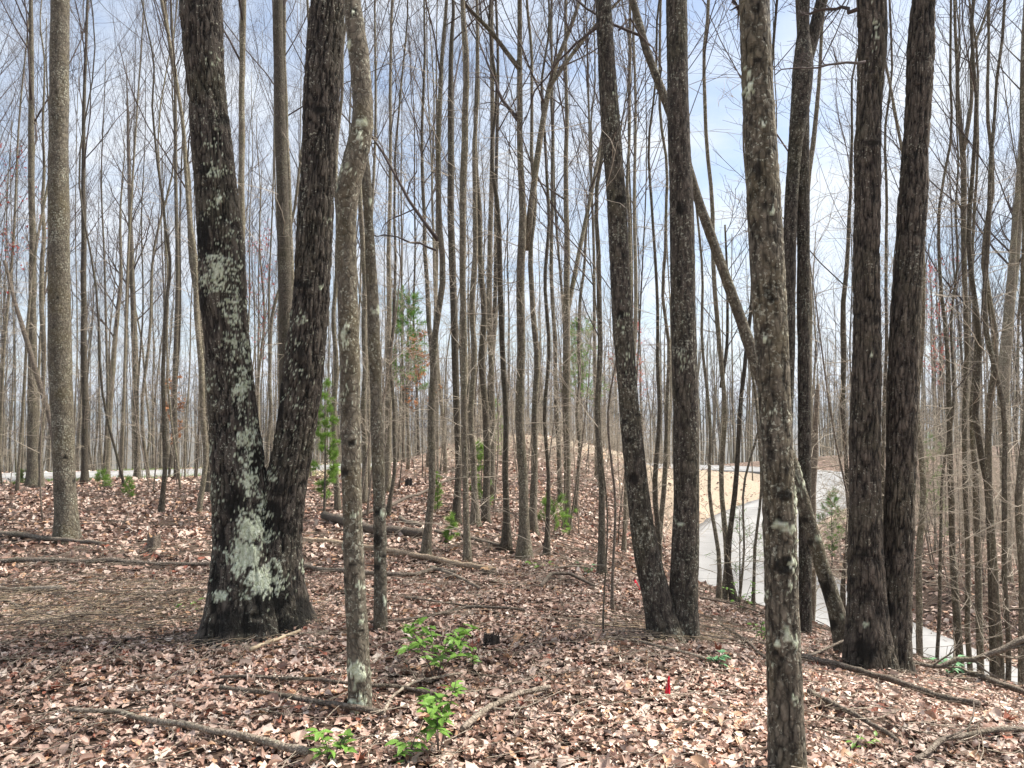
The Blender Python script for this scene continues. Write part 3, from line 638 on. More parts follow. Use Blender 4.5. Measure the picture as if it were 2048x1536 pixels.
# ------------------------------------------------------------------ the stand behind: trees one can point at
def forest_tree(name, label, rows, H, start, seed, Y=None, mat='mid', low=(), twigs=14, dens=1., spread=1., group=None, extra=(), lean=.5, lv3=True, rend=.25, cut=False, tw='paletwig'):
    rows = sorted(rows); by, bl, br = rows[-1]
    Y = Y or hit((bl+br)/2, by)
    pts, rr = pix_path(rows, Y)
    g = np.random.default_rng(seed)
    base = pts[0].copy(); base[2] = gz(base[0], base[1])
    pts[0, 2] = min(pts[0, 2], base[2])-.08; 
    if pts[1, 2] <= pts[0, 2]+.05: pts = np.delete(pts, 1, 0); rr = np.delete(rr, 1)
    if not cut: pts, rr = extend(pts, rr, H, lean=lean, g=g, rend=rend)
    rr = rr*.80; n = 46; z = pts[:, 2]
    path, r = smooth_path(z, pts, rr, 120)
    s = np.linspace(0, 1, n)**1.15; zz = z[0]+(z[-1]-z[0])*s
    pp = np.stack([np.interp(zz, path[:, 2], path[:, 0]), np.interp(zz, path[:, 2], path[:, 1]), zz], 1); r_ = np.interp(zz, path[:, 2], r)
    hh = zz-base[2]; r_ = r_*(1+.75*np.exp(-np.maximum(hh, 0)/.16))*(1+.05*(vnoise(zz*3, zz*0+seed)-.5)*2)
    AMP = .015+.13*math.exp(-(float(r_[len(r_)//4])/.05)**2)
    pp[:, 0] += (vnoise(zz*1.3, zz*0, s=seed)-.5)*AMP; pp[:, 1] += (vnoise(zz*1.1+9, zz*0, s=seed+1)-.5)*AMP; 
    ro = root(name, base, label, 'tree', group)
    tb = Tubes(); tb.add(pp, r_, 14)
    obj('trunk', tb.mesh('trunk', [M[mat]], base), ro)
    tb = Tubes()
    if not cut or extra or low:
        if Y < 12 and lv3: lv3 = 'few'; dens = dens*.72
        if not cut:
            t0 = min(.93, max(.02, (start+base[2]-z[0])/(z[-1]-z[0])))
            crown(g, tb, pp[None], r_[None], t0, H*.9, dens, 0, spread, lv3=lv3)
        for lp, lr in extra:
            lp = np.asarray(lp, float); t = np.linspace(0, len(lp)-1, 14)
            q = np.stack([np.interp(t, np.arange(len(lp)), lp[:, c]) for c in range(3)], 1); rq = np.interp(t, np.arange(len(lr)), lr)
            k_ = np.array([.25, .5, .25]); 
            for c in range(3): q[1:-1, c] = np.convolve(q[:, c], k_, 'valid')
            tl = Tubes(); tl.add(q, rq, 8, 1); crown(g, tl, q[None], rq[None], .25, H*.42, .5, 0, spread, lv3=lv3); obj('limb', tl.mesh('limb', [M['twig'], M[mat]], base), ro)
        for lp, lr in low: tl = Tubes(); add_low(g, tl, lp, lr); obj('limb', tl.mesh('limb', [M['twig']], base), ro)
        if tb.b: obj('branches', tb.mesh('branches', [M['twig'], M[mat]], base), ro)
    if twigs:
        tb = Tubes(); t1 = min(.9, 6.5/(z[-1]-z[0]))
        p1, r1 = grow(g, pp[None], r_[None], twigs, .04, t1, .9, 1.2, 78, 6, .03, .18, .12, .0042, .007); tb.add(p1, r1, 3)
        p2, r2 = grow(g, p1, r1, 5, .2, 1, .4, .25, 45, 4, .02, .22, .6, .0028); tb.add(p2, r2, 3)
        obj('side_twig', tb.mesh('side_twig', [M[tw]], base), ro)['kind'] = 'stuff'
    return ro, Y
TREES = []
def T_(label, rows, H=16, start=7, seed=None, **k):
    nm = k.pop('name', 'bare_tree')
    r, Y = forest_tree(nm, label, rows, H, start, seed or (len(TREES)*7+200), **k); TREES.append((r.location.x, r.location.y)); return Y

T_('straight speckled trunk nearest the left edge, behind and left of the thick lone one', [(0, 57, 66), (300, 55, 70), (500, 57, 72), (960, 52, 78), (975, 50, 80)], 17, 8)
T_('thin dark crooked tree hugging the speckled leftmost trunk', [(300, 84, 90), (520, 78, 88), (700, 80, 92), (850, 82, 90), (978, 76, 88)], 12, 5, mat='oak' if 0 else 'mid')
T_('slim dotted trunk just right of the thick lone one', [(0, 172, 178), (300, 163, 172), (500, 161, 174), (970, 162, 178)], 16, 7.5)
T_('slim straight trunk midway between the lone grey trunk and the twin oak', [(0, 252, 256), (300, 253, 261), (500, 257, 268), (700, 262, 277), (960, 267, 283)], 16, 7)
T_('dark trunk with a knobbly bend left of the midway slim trunk', [(420, 238, 243), (560, 238, 246), (700, 222, 234), (860, 212, 224), (962, 206, 220)], 13, 6, twigs=6)
T_('dead leaning pole slanting down towards the thick lone trunk', [(520, -4, 4), (600, 16, 25), (700, 50, 62), (800, 78, 90), (890, 102, 114), (980, 122, 136)], 7, 5, Y=11.5, cut=True, twigs=3, mat='dead')
T_('very thin bare tree right of the midway slim trunk', [(120, 300, 304), (400, 326, 332), (600, 332, 340), (800, 328, 338), (1030, 322, 334)], 13, 5.5, mat='mid')
T_('thin pale tree with a swept foot close to the twin oak on its left', [(0, 318, 326), (250, 362, 370), (480, 376, 388), (700, 392, 406), (900, 402, 416), (1030, 390, 400)], 14, 7)
T_('long slender tree crossing behind the left stem of the twin oak', [(0, 477, 492), (300, 477, 491), (450, 474, 490), (700, 470, 487), (962, 468, 486)], 17, 8, Y=13)
T_('tall leaning tree left of the twin oak with a swollen bend in mid-air', [(60, 330, 338), (230, 362, 370), (400, 372, 384), (520, 376, 392), (700, 400, 416), (960, 412, 430)], 14, 6.5, Y=15)
T_('thick smooth trunk standing in the V of the twin oak', [(0, 543, 567), (200, 547, 573), (400, 551, 580), (600, 554, 586), (750, 556, 590), (985, 560, 596)], 19, 9, Y=12.5)
T_('slimmer trunk pressed behind the smooth one in the V of the twin oak', [(0, 565, 572), (300, 570, 580), (600, 576, 590), (960, 580, 596)], 17, 8, Y=15)
T_('dark pole-thin tree rising inside the V of the twin oak', [(0, 614, 620), (200, 610, 618), (400, 588, 594), (650, 540, 548), (950, 530, 540)], 15, 7, Y=17)
T_('pale trunk peeping between the crooked maple and its slim neighbour', [(350, 712, 722), (500, 720, 733), (800, 722, 736), (985, 724, 740)], 16, 7.5, Y=14)
T_('straight trunk half hidden left of the crooked maple', [(500, 664, 674), (800, 666, 678), (1020, 666, 680)], 15, 7.5, Y=12.5)
T_('tall clean pole right of the slim blotched tree, white-dotted', [(0, 780, 787), (300, 776, 784), (500, 773, 783), (700, 770, 785), (985, 766, 784)], 17, 8, mat='mid')
T_('two-toned thin trunk with a reddish foot beside the orange leaf pile', [(430, 786, 792), (700, 784, 792), (1005, 778, 788)], 12, 6, Y=11.5, twigs=8)
T_('dark slim trunk left of the pale-footed tree', [(300, 838, 846), (480, 845, 855), (620, 852, 864), (800, 860, 870), (985, 862, 868)], 15, 7)
T_('pale-footed tree, first of the row in the centre', [(0, 882, 890), (300, 873, 886), (500, 871, 886), (700, 868, 884), (900, 860, 878), (1100, 849, 867), (1118, 846, 869)], 14, 5.5, low=[pixlimb([(876, 480), (820, 400), (760, 300), (700, 210)], 9., 9, 3, .5), pixlimb([(872, 500), (800, 475), (740, 470)], 9., 5, 2, .3)])
T_('trunk with a swollen middle right of the pale-footed tree', [(0, 900, 908), (250, 896, 912), (500, 896, 914), (700, 902, 920), (900, 906, 922), (1050, 905, 925)], 15, 6.5)
T_('thin straight tree with a bare light foot, second of the central row', [(0, 918, 930), (300, 922, 940), (500, 926, 942), (700, 926, 941), (900, 922, 938), (1110, 922, 937), (1128, 920, 939)], 15, 6)
T_('trunk with flared dark foot behind the second tree of the central row', [(100, 948, 956), (500, 941, 955), (800, 938, 953), (1000, 940, 955), (1060, 936, 964)], 15, 7)
T_('pale slim trunk between the flared dark foot and the tall central tree', [(0, 983, 990), (300, 985, 993), (500, 990, 1003), (700, 996, 1010), (900, 1002, 1016), (1060, 1006, 1022), (1104, 998, 1024)], 16, 7.5)
T_('grey trunk behind the green sapling in the centre', [(300, 950, 960), (600, 957, 972), (800, 960, 977), (1050, 966, 984)], 16, 8)
T_('tallest dark central tree with forking limbs near the top edge and flared foot', [(0, 1034, 1045), (140, 1032, 1046), (300, 1036, 1051), (500, 1035, 1056), (700, 1034, 1055), (900, 1031, 1055), (1080, 1034, 1058), (1122, 1028, 1064)], 14, 6.4,
    extra=[pixlimb([(1052, 500), (1072, 330), (1092, 200), (1110, 130), (1140, 60), (1160, 0), (1180, -80)], 8.8, 14, 6, .3), pixlimb([(1040, 140), (980, 60), (930, 10), (900, -40)], 8.8, 10, 6, -.3), pixlimb([(1098, 175), (1150, 100), (1195, 45), (1250, -10)], 8.8, 9, 5, .2)], low=[pixlimb([(1036, 240), (1005, 200), (985, 150), (960, 90)], 8.8, 9, 3, .4)])
T_('second trunk just behind the tallest dark central tree on its right', [(200, 1066, 1074), (500, 1058, 1070), (700, 1062, 1076), (900, 1062, 1078), (1072, 1060, 1080)], 15, 7.5)
T_('thin mossy tree right of the central pair', [(200, 1086, 1092), (500, 1084, 1093), (700, 1086, 1095), (1000, 1090, 1100), (1115, 1086, 1100)], 12, 6)
T_('reddish-brown narrow trunk in front of the straw mound', [(100, 1100, 1106), (400, 1098, 1107), (700, 1104, 1114), (960, 1114, 1126)], 15, 7, Y=17)
T_('straight trunk with a fork low down in front of the straw mound', [(100, 1128, 1136), (500, 1126, 1140), (720, 1122, 1142), (900, 1126, 1142), (1040, 1128, 1146)], 16, 6, Y=14, extra=[pixlimb([(1132, 640), (1155, 520), (1180, 400), (1200, 300), (1215, 200)], 14., 10, 6, .5)])
T_('thin leaning stem crossing the straw mound', [(300, 1180, 1185), (600, 1160, 1168), (850, 1152, 1160), (1000, 1146, 1156)], 13, 6, Y=16)
T_('clean grey pole left of the twin poplars', [(150, 1200, 1206), (350, 1196, 1206), (600, 1192, 1204), (900, 1195, 1210), (1130, 1196, 1213), (1154, 1194, 1215)], 16, 7.5, twigs=8)
T_('thin sapling-like trunk right of the clean grey pole', [(560, 1222, 1226), (800, 1224, 1229), (1000, 1222, 1228), (1228, 1224, 1231)], 8, 3, twigs=6, lv3=False, mat='dead')
T_('very thin dark stem left of the twin poplars, foot among red leaves', [(700, 1204, 1207), (1000, 1207, 1211), (1270, 1206, 1210)], 6, 2.5, twigs=6, lv3=False)
T_('small trunk behind the foot of the left poplar stem', [(300, 1250, 1257), (700, 1252, 1262), (1110, 1248, 1258)], 14, 6.5)
T_('tree seen between the twin poplar stems, dark', [(300, 1300, 1306), (600, 1318, 1326), (800, 1310, 1320), (1000, 1302, 1316), (1180, 1306, 1318)], 13, 5.5, Y=8.8)
T_('second tree between the twin poplar stems, leaning inwards', [(250, 1325, 1332), (640, 1330, 1338), (900, 1322, 1334), (1150, 1312, 1326)], 13, 6.5, Y=9.6)
T_('slender stem right of the twin poplars, first before the pale road', [(250, 1374, 1379), (500, 1386, 1392), (720, 1402, 1409), (900, 1412, 1420), (1225, 1423, 1434)], 11, 5.5, Y=8.2, twigs=6)
T_('mossy stem with a kinked foot before the pale road', [(400, 1422, 1432), (640, 1426, 1437), (800, 1436, 1447), (960, 1434, 1446), (1060, 1439, 1452), (1225, 1446, 1462)], 13, 6, Y=8.5, twigs=10, extra=[pixlimb([(1442, 775), (1455, 690), (1455, 560), (1450, 450)], 8.5, 8, 4, .3)])
T_('straight mossy stem touching the kinked one before the pale road', [(500, 1500, 1508), (700, 1488, 1498), (860, 1478, 1489), (1000, 1465, 1478), (1225, 1456, 1472)], 13, 6, Y=8.4, twigs=8)
T_('thin dark stem leaning right over the pale road', [(700, 1530, 1534), (960, 1500, 1506), (1100, 1484, 1489), (1228, 1472, 1479)], 9, 5, Y=8.3, twigs=5)
T_('lone thin stem before the pale road, beside the foreground trunk', [(700, 1506, 1512), (950, 1508, 1514), (1230, 1500, 1508)], 10, 5.5, Y=8.6, twigs=5)
T_('straight trunk standing on the road edge behind the foreground trunk', [(400, 1594, 1604), (700, 1598, 1610), (1000, 1602, 1616), (1268, 1604, 1622)], 15, 7, Y=8.8)
T_('dark-barked tree right of the foreground trunk, dividing high up', [(100, 1640, 1648), (300, 1618, 1630), (500, 1606, 1620), (700, 1608, 1626), (900, 1610, 1628), (1260, 1612, 1634)], 15, 6.5, Y=10.5)
T_('broken snag with splintered top beside the rough dark pair', [(768, 1634, 1642), (800, 1632, 1645), (900, 1628, 1644), (1000, 1618, 1636), (1150, 1606, 1622), (1270, 1600, 1616)], 3, 2, Y=9.2, cut=True, twigs=3, mat='dead')
T_('pale stem showing just left of the rough dark pair', [(170, 1708, 1713), (400, 1698, 1706), (700, 1682, 1696), (900, 1690, 1700), (1250, 1668, 1680)], 14, 6.5, Y=10.5)
T_('slim trunk seen through the gap of the rough dark pair', [(300, 1772, 1778), (600, 1764, 1772), (900, 1762, 1770), (1300, 1764, 1772)], 12, 6, Y=8.5, twigs=5)
T_('smooth brown trunk immediately right of the rough dark pair', [(760, 1832, 1842), (900, 1832, 1846), (1100, 1836, 1850), (1300, 1837, 1855)], 9, 4.5, Y=8.1, twigs=16, lean=.2)
T_('sinuous thin stem beside the smooth brown trunk at the right', [(500, 1905, 1910), (850, 1888, 1895), (960, 1896, 1902), (1100, 1880, 1888), (1320, 1862, 1872)], 8, 4, Y=8.2, twigs=12)
T_('dark bent tree with a curved foot right of the sinuous stem', [(500, 1878, 1885), (700, 1882, 1892), (900, 1886, 1900), (1050, 1900, 1914), (1150, 1904, 1920), (1230, 1912, 1930), (1318, 1898, 1922)], 12, 5, Y=8.4)
T_('high-forking tree with wavy limbs near the right edge', [(0, 1912, 1918), (120, 1918, 1926), (240, 1912, 1923), (380, 1926, 1940), (540, 1920, 1932), (700, 1920, 1932), (1000, 1926, 1938), (1330, 1930, 1945)], 13, 6.2, Y=8.6, extra=[pixlimb([(1928, 300), (1945, 200), (1940, 110), (1965, 50), (1990, -30)], 8.6, 8, 5, .2)])
T_('speckled near-black trunk third from the right edge', [(400, 1956, 1962), (800, 1938, 1948), (1000, 1940, 1956), (1150, 1948, 1964), (1350, 1954, 1972)], 13, 6, Y=8.3)
T_('greenish smooth trunk leaning right at its foot near the right edge', [(0, 1950, 1958), (400, 1932, 1942), (600, 1940, 1952), (800, 1948, 1962), (1000, 1960, 1976), (1100, 1964, 1978), (1370, 1966, 1984)], 14, 6.5, Y=7.6)
T_('grey trunk swelling to a broad foot near the lower right corner', [(100, 1980, 1986), (500, 1970, 1982), (900, 1978, 1994), (1100, 1984, 1998), (1392, 1988, 2008)], 14, 6, Y=7.4)
T_('curved greenish stem second from the right edge', [(0, 1990, 1996), (300, 1986, 1994), (560, 1972, 1984), (800, 1988, 2000), (1000, 1998, 2010), (1200, 2008, 2020), (1395, 2010, 2024)], 14, 6.5, Y=7.3)
T_('dark trunk running along the right edge of the picture', [(0, 2040, 2052), (300, 2038, 2054), (500, 2038, 2056), (800, 2034, 2052), (1100, 2032, 2050), (1404, 2034, 2054)], 15, 7.5, Y=7.2)
T_('large forked tree with reddish limbs far behind the right edge stems', [(480, 2020, 2034), (620, 2006, 2030), (760, 1992, 2020), (900, 1998, 2022), (1150, 2004, 2024)], 18, 8, Y=19, extra=[pixlimb([(2016, 640), (2030, 540), (2040, 420), (2060, 300)], 19., 18, 10, .4)])

# ------------------------------------------------------------------ copies of a dozen forest trees fill the stand
variants = []
for v in range(12):
    g = np.random.default_rng(900+v); H = 15+4*g.random(); r0 = .05+.05*g.random() if v < 9 else .035
    K = 22; z = np.linspace(-.3, H, K); w1, w2 = g.random(2)*6
    amp = .10 if v < 8 else .28
    x = amp*np.sin(z*.45+w1)+amp*.5*np.sin(z*1.1+w2)+z*g.normal()*.012; y = amp*np.cos(z*.4+w2)+z*g.normal()*.012; x -= x[0]; y -= y[0]
    r = r0*(1-.8*(z/H).clip(0, 1)**1.1)*(1+.5*np.exp(-np.maximum(z, 0)/.2))
    pp = np.stack([x, y, z], 1)
    tb = Tubes(); tb.add(pp, r, 8); tm = tb.mesh('trunk', [M['mid']])
    tb = Tubes(); crown(g, tb, pp[None], r[None], [.38, .45, .5, .33][v % 4], H, 1.25, 0, 1.15, n3=6)
    cm = tb.mesh('branches', [M['twig']])
    tb = Tubes(); p1, r1 = grow(g, pp[None], r[None], 12, .06, .4, 1., 1.2, 75, 5, .04, .15, .12, .003, .006); tb.add(p1, r1, 3)
    p2, r2 = grow(g, p1, r1, 4, .2, 1, .4, .25, 45, 3, .02, .2, .6, .0018); tb.add(p2, r2, 3); sm = tb.mesh('side_twig', [M['paletwig']])
    variants.append((tm, cm, sm))
def region(px, Y):
    far_ = Y > 30
    if px < 560: return ('thin bare tree among many in the far stand beyond the left road strip', 'far stand beyond the left road strip') if far_ else ('slender bare tree in the crowded stand before the left road strip', 'stand before the left road strip')
    if px < 1060: return ('thin bare tree among many behind the leafy mound in the centre', 'stand behind the leafy mound') if far_ else ('slender bare tree in the crowded stand before the leafy mound', 'stand before the leafy mound')
    if px < 1560: return ('thin bare tree among many beyond the straw bank and upper road', 'stand beyond the straw bank') if far_ else ('slender bare tree on the slope above the bend of the road', 'trees above the road bend')
    return ('thin bare tree among many on the far hillside at the right', 'stand on the right hillside') if far_ else ('slender bare tree in the tangled ravine wood at the right', 'ravine wood at the right')
placed = list(TREES)+[(a, b) for a, b, c in HEROES]
FILL = []
g = np.random.default_rng(5); cnt = 0; tries = 0
while cnt < 215 and tries < 20000:
    tries += 1
    Y = g.uniform(14**.5, 62**.5)**2; px = g.uniform(-120, 2170); x = (px-CX)/F*Y
    if road_dist(np.array([x]), np.array([Y]))[0][0] < 3.1: continue
    if 1385 < px < 1540 and Y < 44: continue
    if 1640 < px < 1705 and Y < 38: continue
    if 940 < px < 1400 and 27 < Y < 40 and g.random() < .85: continue
    if Y < 21 and g.random() < .85: continue
    if min((x-a)**2+(Y-b)**2 for a, b in placed) < (.9 if Y < 30 else .5)**2: continue
    placed.append((x, Y)); cnt += 1
    tm, cm, sm = variants[g.integers(12)]; lab, gr = region(px, Y)
    r = root('bare_tree', (x, Y, gz(x, Y)), lab, 'tree', gr); FILL.append((px, Y, r)); r.rotation_euler = (g.normal()*.02, g.normal()*.025, g.random()*6.28)
    s = g.uniform(.52, .88); r.scale = (s, s, g.uniform(.85, 1.12)); o = None
    for nm_, me in (('trunk', tm), ('branches', cm), ('side_twig', sm)):
        o = obj(nm_, me, r)
        if nm_ == 'side_twig': o['kind'] = 'stuff'

LANDM = [(-400, 'the left edge'), (130, 'the thick lone trunk'), (480, 'the twin oak'), (702, 'the crooked maple'), (865, 'the pale-footed tree'), (1043, 'the tallest central tree'), (1275, 'the left poplar stem'), (1373, 'the right poplar stem'), (1555, 'the foreground trunk'), (1765, 'the rough dark pair'), (1900, 'the sinuous thin stem')]
_o = ['first', 'second', 'third', 'fourth', 'fifth', 'sixth', 'seventh', 'eighth', 'ninth', 'tenth', 'eleventh', 'twelfth', 'thirteenth', 'fourteenth', 'fifteenth', 'sixteenth', 'seventeenth', 'eighteenth', 'nineteenth', 'twentieth']
ORD = _o+['twenty-'+a for a in _o[:9]]+['thirtieth']+['thirty-'+a for a in _o[:9]]+['fortieth']+['forty-'+a for a in _o[:9]]
def rank_labels(items, what, bands):
    buckets = {}
    for px, Y, r in items:
        k = max(i_ for i_, (a, b) in enumerate(LANDM) if px >= a); d = [i_ for i_, (y1, b) in enumerate(bands) if Y < y1][0]
        buckets.setdefault((k, d), []).append((px, r))
    for (k, d), L_ in buckets.items():
        for n_, (px, r) in enumerate(sorted(L_, key=lambda q: q[0])): r['label'] = f'{ORD[n_]} {what} rightward from {LANDM[k][1]}, {bands[d][1]}'
rank_labels(FILL, 'slim bare tree', [(26, 'in the nearer stand'), (42, 'in the middle distance'), (999, 'in the far stand')])

# far woodland: reads as one mass
g = np.random.default_rng(77); tb = Tubes(); n = 1300
ang = g.uniform(-.72, .78, n); D = np.sqrt(g.uniform(56**2, 150**2, n)); x = np.tan(ang)*D; y = D
keep = road_dist(x, y)[0] > 4; x, y, D = x[keep], y[keep], D[keep]; n = len(x)
z = ground_z(x, y); H = g.uniform(11, 19, n); k = np.linspace(0, 1, 5)[None]
pts = np.stack([x[:, None]+g.normal(size=(n, 1))*.5*k+g.normal(size=(n, 5))*.12, y[:, None]+0*k, z[:, None]-.3+H[:, None]*k], -1); r = g.uniform(.06, .15, (n, 1))*(1-.75*k)
tb.add(pts, r, 3)
p1, r1 = grow(g, pts, r, 8, .35, .98, 4.2, 1.2, 40, 3, .1, .1, .45, .014); tb.add(p1, r1, 3, 1)
p2, r2 = grow(g, p1, r1, 4, .2, 1, 1.6, .9, 40, 2, .05, .1, .5, .008)
tb.add(p2, r2, 3, 1)
obj('distant_woodland', tb.mesh('distant_woodland', [M['mid'], M['twig']]), kind='stuff')

# blue ridges on the horizon
def ridge(dist, h0, amp, sc, seed, col, nm):
    n = 160; az = np.linspace(-1.2, 1.2, n); rows = []
    top = h0+amp*(fbm(az*sc+20, az*0+seed, s=seed, o=5)-.5)*2
    for f_, back in ((-.25, 0), (.35, .1), (.75, .22), (1, .35), (.6, .6), (-.25, .9)):
        R = dist*(1+back); rows.append(np.stack([np.sin(az)*R, np.cos(az)*R, -30+(top+30)*f_+(fbm(az*60, az*0+back*9, s=seed+3)-.5)*amp*.3], 1))
    V = np.array(rows); m = len(rows); ii = np.arange(m*n).reshape(m, n)
    q = np.stack([ii[:-1, :-1].ravel(), ii[:-1, 1:].ravel(), ii[1:, 1:].ravel(), ii[1:, :-1].ravel()], 1)
    obj(nm, mk_mesh(nm, V.reshape(-1, 3), [q], [M['hill']]), kind='structure')
M['hill'] = simple('wooded_hill', (.075, .085, .075), .95, .4, .01)
ridge(1500, 14, 22, 5, 3, None, 'wooded_hill'); ridge(2600, 60, 45, 4, 8, None, 'distant_ridge')

# ------------------------------------------------------------------ leaf litter
PAL = np.array([(.58, .45, .37), (.53, .39, .31), (.47, .335, .265), (.40, .265, .205), (.31, .19, .14), (.21, .12, .085), (.13, .07, .05), (.06, .034, .026), (.45, .27, .16), (.28, .10, .06), (.66, .55, .46)])
PW = np.array([.11, .14, .14, .13, .12, .11, .08, .05, .05, .02, .05]); PW = PW/PW.sum()
def tmpl_ovate():
    t = np.array([0, .25, .55, .82]); w = np.array([.10, .30, .30, .16]); v = [(0, 0)]
    for a, b in zip(t, w):
        if a > 0: v += [(a-.5, -b), (a-.5, 0), (a-.5, b)]
        else: v[0] = (-.5, 0)
    v.append((.5, 0)); v = np.array(v)
    f = [(0, 1, 2), (0, 2, 3), (1, 4, 2), (2, 4, 5), (2, 5, 3), (3, 5, 6), (4, 7, 5), (5, 7, 8), (5, 8, 6), (6, 8, 9), (7, 10, 8), (8, 10, 9)]
    f = [(0, 1, 2), (0, 2, 3), (1, 4, 5), (1, 5, 2), (2, 5, 6), (2, 6, 3), (4, 7, 8), (4, 8, 5), (5, 8, 9), (5, 9, 6), (7, 10, 8), (8, 10, 9)]
    return v, np.array(f)
def tmpl_lobed(n, depth, sy=1., seed=0):
    gg = np.random.default_rng(seed); a = np.linspace(-np.pi, np.pi, n, endpoint=False)+.1
    r = np.where(np.arange(n) % 2 == 0, .5, .5*depth)*(1+gg.normal(size=n)*.1); v = [(0, 0)]+[(r_*math.cos(t), r_*math.sin(t)*sy) for r_, t in zip(r, a)]
    return np.array(v), np.array([(0, i+1, (i+1) % n+1) for i in range(n)])
TM = [tmpl_ovate(), tmpl_lobed(10, .72, .62, 1), tmpl_lobed(12, .6, .8, 2), tmpl_ovate()]
TL = [tmpl_lobed(6, .75, .7, 4), tmpl_lobed(5, .9, .6, 5)]
def leaf_local(g, v, n, curl):
    sx = v[None, :, 0]; sy = v[None, :, 1]
    c = g.normal(size=(n, 4))*curl; c[:, 1] = np.abs(g.normal(size=n))*curl*2.2
    zz = c[:, :1]*sx*sx*2+c[:, 1:2]*sy*sy*3+c[:, 2:3]*sx*sy*3+c[:, 3:4]*np.sin(sx*7+c[:, :1]*20)*.15
    return np.stack([sx+0*zz, sy*(1-.25*np.abs(c[:, 1:2])), zz+g.normal(size=zz.shape)*.03], -1)
def rots(g, n, tilt):
    yaw = g.uniform(0, 2*np.pi, n); ax = g.uniform(0, 2*np.pi, n); t = np.abs(g.normal(size=n))*tilt
    def rz(a): c, s_, o, i_ = np.cos(a), np.sin(a), np.zeros(n), np.ones(n); return np.stack([np.stack([c, -s_, o], -1), np.stack([s_, c, o], -1), np.stack([o, o, i_], -1)], -2)
    c, s_, o, i_ = np.cos(t), np.sin(t), np.zeros(n), np.ones(n); rx = np.stack([np.stack([i_, o, o], -1), np.stack([o, c, -s_], -1), np.stack([o, s_, c], -1)], -2)
    return rz(ax) @ rx @ rz(yaw-ax)
def scatter(name, n, R0, R1, size, tmpls, tilt, curl, lift, seed, az=(-.66, .66), filt=None, uni=False):
    g = np.random.default_rng(seed); VV, FF, CC = [], [], []; off = 0
    per = n//len(tmpls)
    for v, f in tmpls:
        r = np.sqrt(g.uniform(R0*R0, R1*R1, per)); a = g.uniform(*az, per); x = np.sin(a)*r; y = np.cos(a)*r
        m = road_dist(x, y)[0] > (ROAD_W-.65+np.abs(g.normal(size=per))*.55)*(g.random(per) > .025)
        m &= ~((y > 27.5) & (x > -7) & (x < 18) & (g.random(per) < .05+.75*sstep(28, 34, y)))
        if filt is not None: m &= filt(g, x, y)
        x, y = x[m], y[m]; k = len(x); z = ground_z(x, y)
        s = size[0]+(size[1]-size[0])*g.random(k)**1.4
        Lc = leaf_local(g, v, k, curl)*s[:, None, None]; Rr = rots(g, k, tilt)
        Vv = np.einsum('nij,nvj->nvi', Rr, Lc); lo = Vv[:, :, 2].min(1)
        Vv[..., 2] += (z-lo*.5+g.random(k)*lift)[:, None]; Vv[..., 0] += x[:, None]; Vv[..., 1] += y[:, None]
        c = PAL[g.choice(len(PAL), k, p=PW)]*(.8+.4*g.random((k, 1))); patch = (.72+.60*fbm(x*.8, y*.8, s=3)+.5*(fbm(x*3.5, y*3.5, s=13)-.5))[:, None]; dk = fbm(x*2.2, y*2.2, s=17) > .62; patch[dk] *= .8; patch = patch*1.16; c = c*patch
        VV.append(Vv.reshape(-1, 3)); CC.append(np.repeat(c, len(v), 0)); FF.append((off+np.arange(k)[:, None, None]*len(v)+f[None]).reshape(-1, 3)); off += k*len(v)
    me = mk_mesh(name, np.concatenate(VV), [np.concatenate(FF)], [M['leaf']], {'Col': np.concatenate(CC)}, smooth=True)
    return obj(name, me, kind='stuff')
def strawpatch(g, x, y):     # the matted needle patch left of the twin oak has few leaves
    px, py = project(np.stack([x, y, ground_z(x, y)], 1))
    q = ((px-230)/300)**2+((py-1235)/48)**2
    return ~(g.random(len(x)) < .38*np.exp(-q*1.2))
LL = scatter('leaf_litter', 44000, 2.3, 8.5, (.022, .084), TM, .30, .25, .028, 1, filt=strawpatch)
scatter('leaf_crumbs', 34000, 2.3, 9, (.010, .034), [(np.array([(-.5, -.2), (.5, -.3), (.4, .3), (-.3, .35)]), np.array([(0, 1, 2), (0, 2, 3)]))], .5, .3, .05, 6)
scatter('leaf_litter', 48000, 8.2, 20, (.06, .125), TL, .5, .30, .035, 2)
scatter('leaf_litter', 40000, 19.5, 46, (.08, .17), [(np.array([(-.5, -.3), (.5, -.35), (.4, .3), (-.4, .35)]), np.array([(0, 1, 2), (0, 2, 3)]))], .5, .2, .04, 3)
# the largest single leaves near the camera, each an object of the ground
g = np.random.default_rng(15); lm = []
for k in range(14):
    v, f = TM[k % 4]; lo = leaf_local(g, v, 1, .34)[0]; c = np.tile(PAL[[0, 1, 10, 2, 0, 3, 9, 1, 8, 10, 2, 0, 4, 1][k]], (len(v), 1))
    lm.append(mk_mesh('fallen_leaf', lo, [f], [M['leaf']], {'Col': c}))
for k in range(260):
    r = math.sqrt(g.uniform(2.9**2, 6.2**2)); a = g.uniform(-.6, .6); x, y = math.sin(a)*r, math.cos(a)*r
    o = obj('fallen_leaf', lm[g.integers(14)], GROUND, (x, y, gz(x, y)+.035)); s = g.uniform(.065, .115); o.scale = (s, s, s)
    o.rotation_euler = (g.normal()*.35, g.normal()*.35, g.random()*6.28)

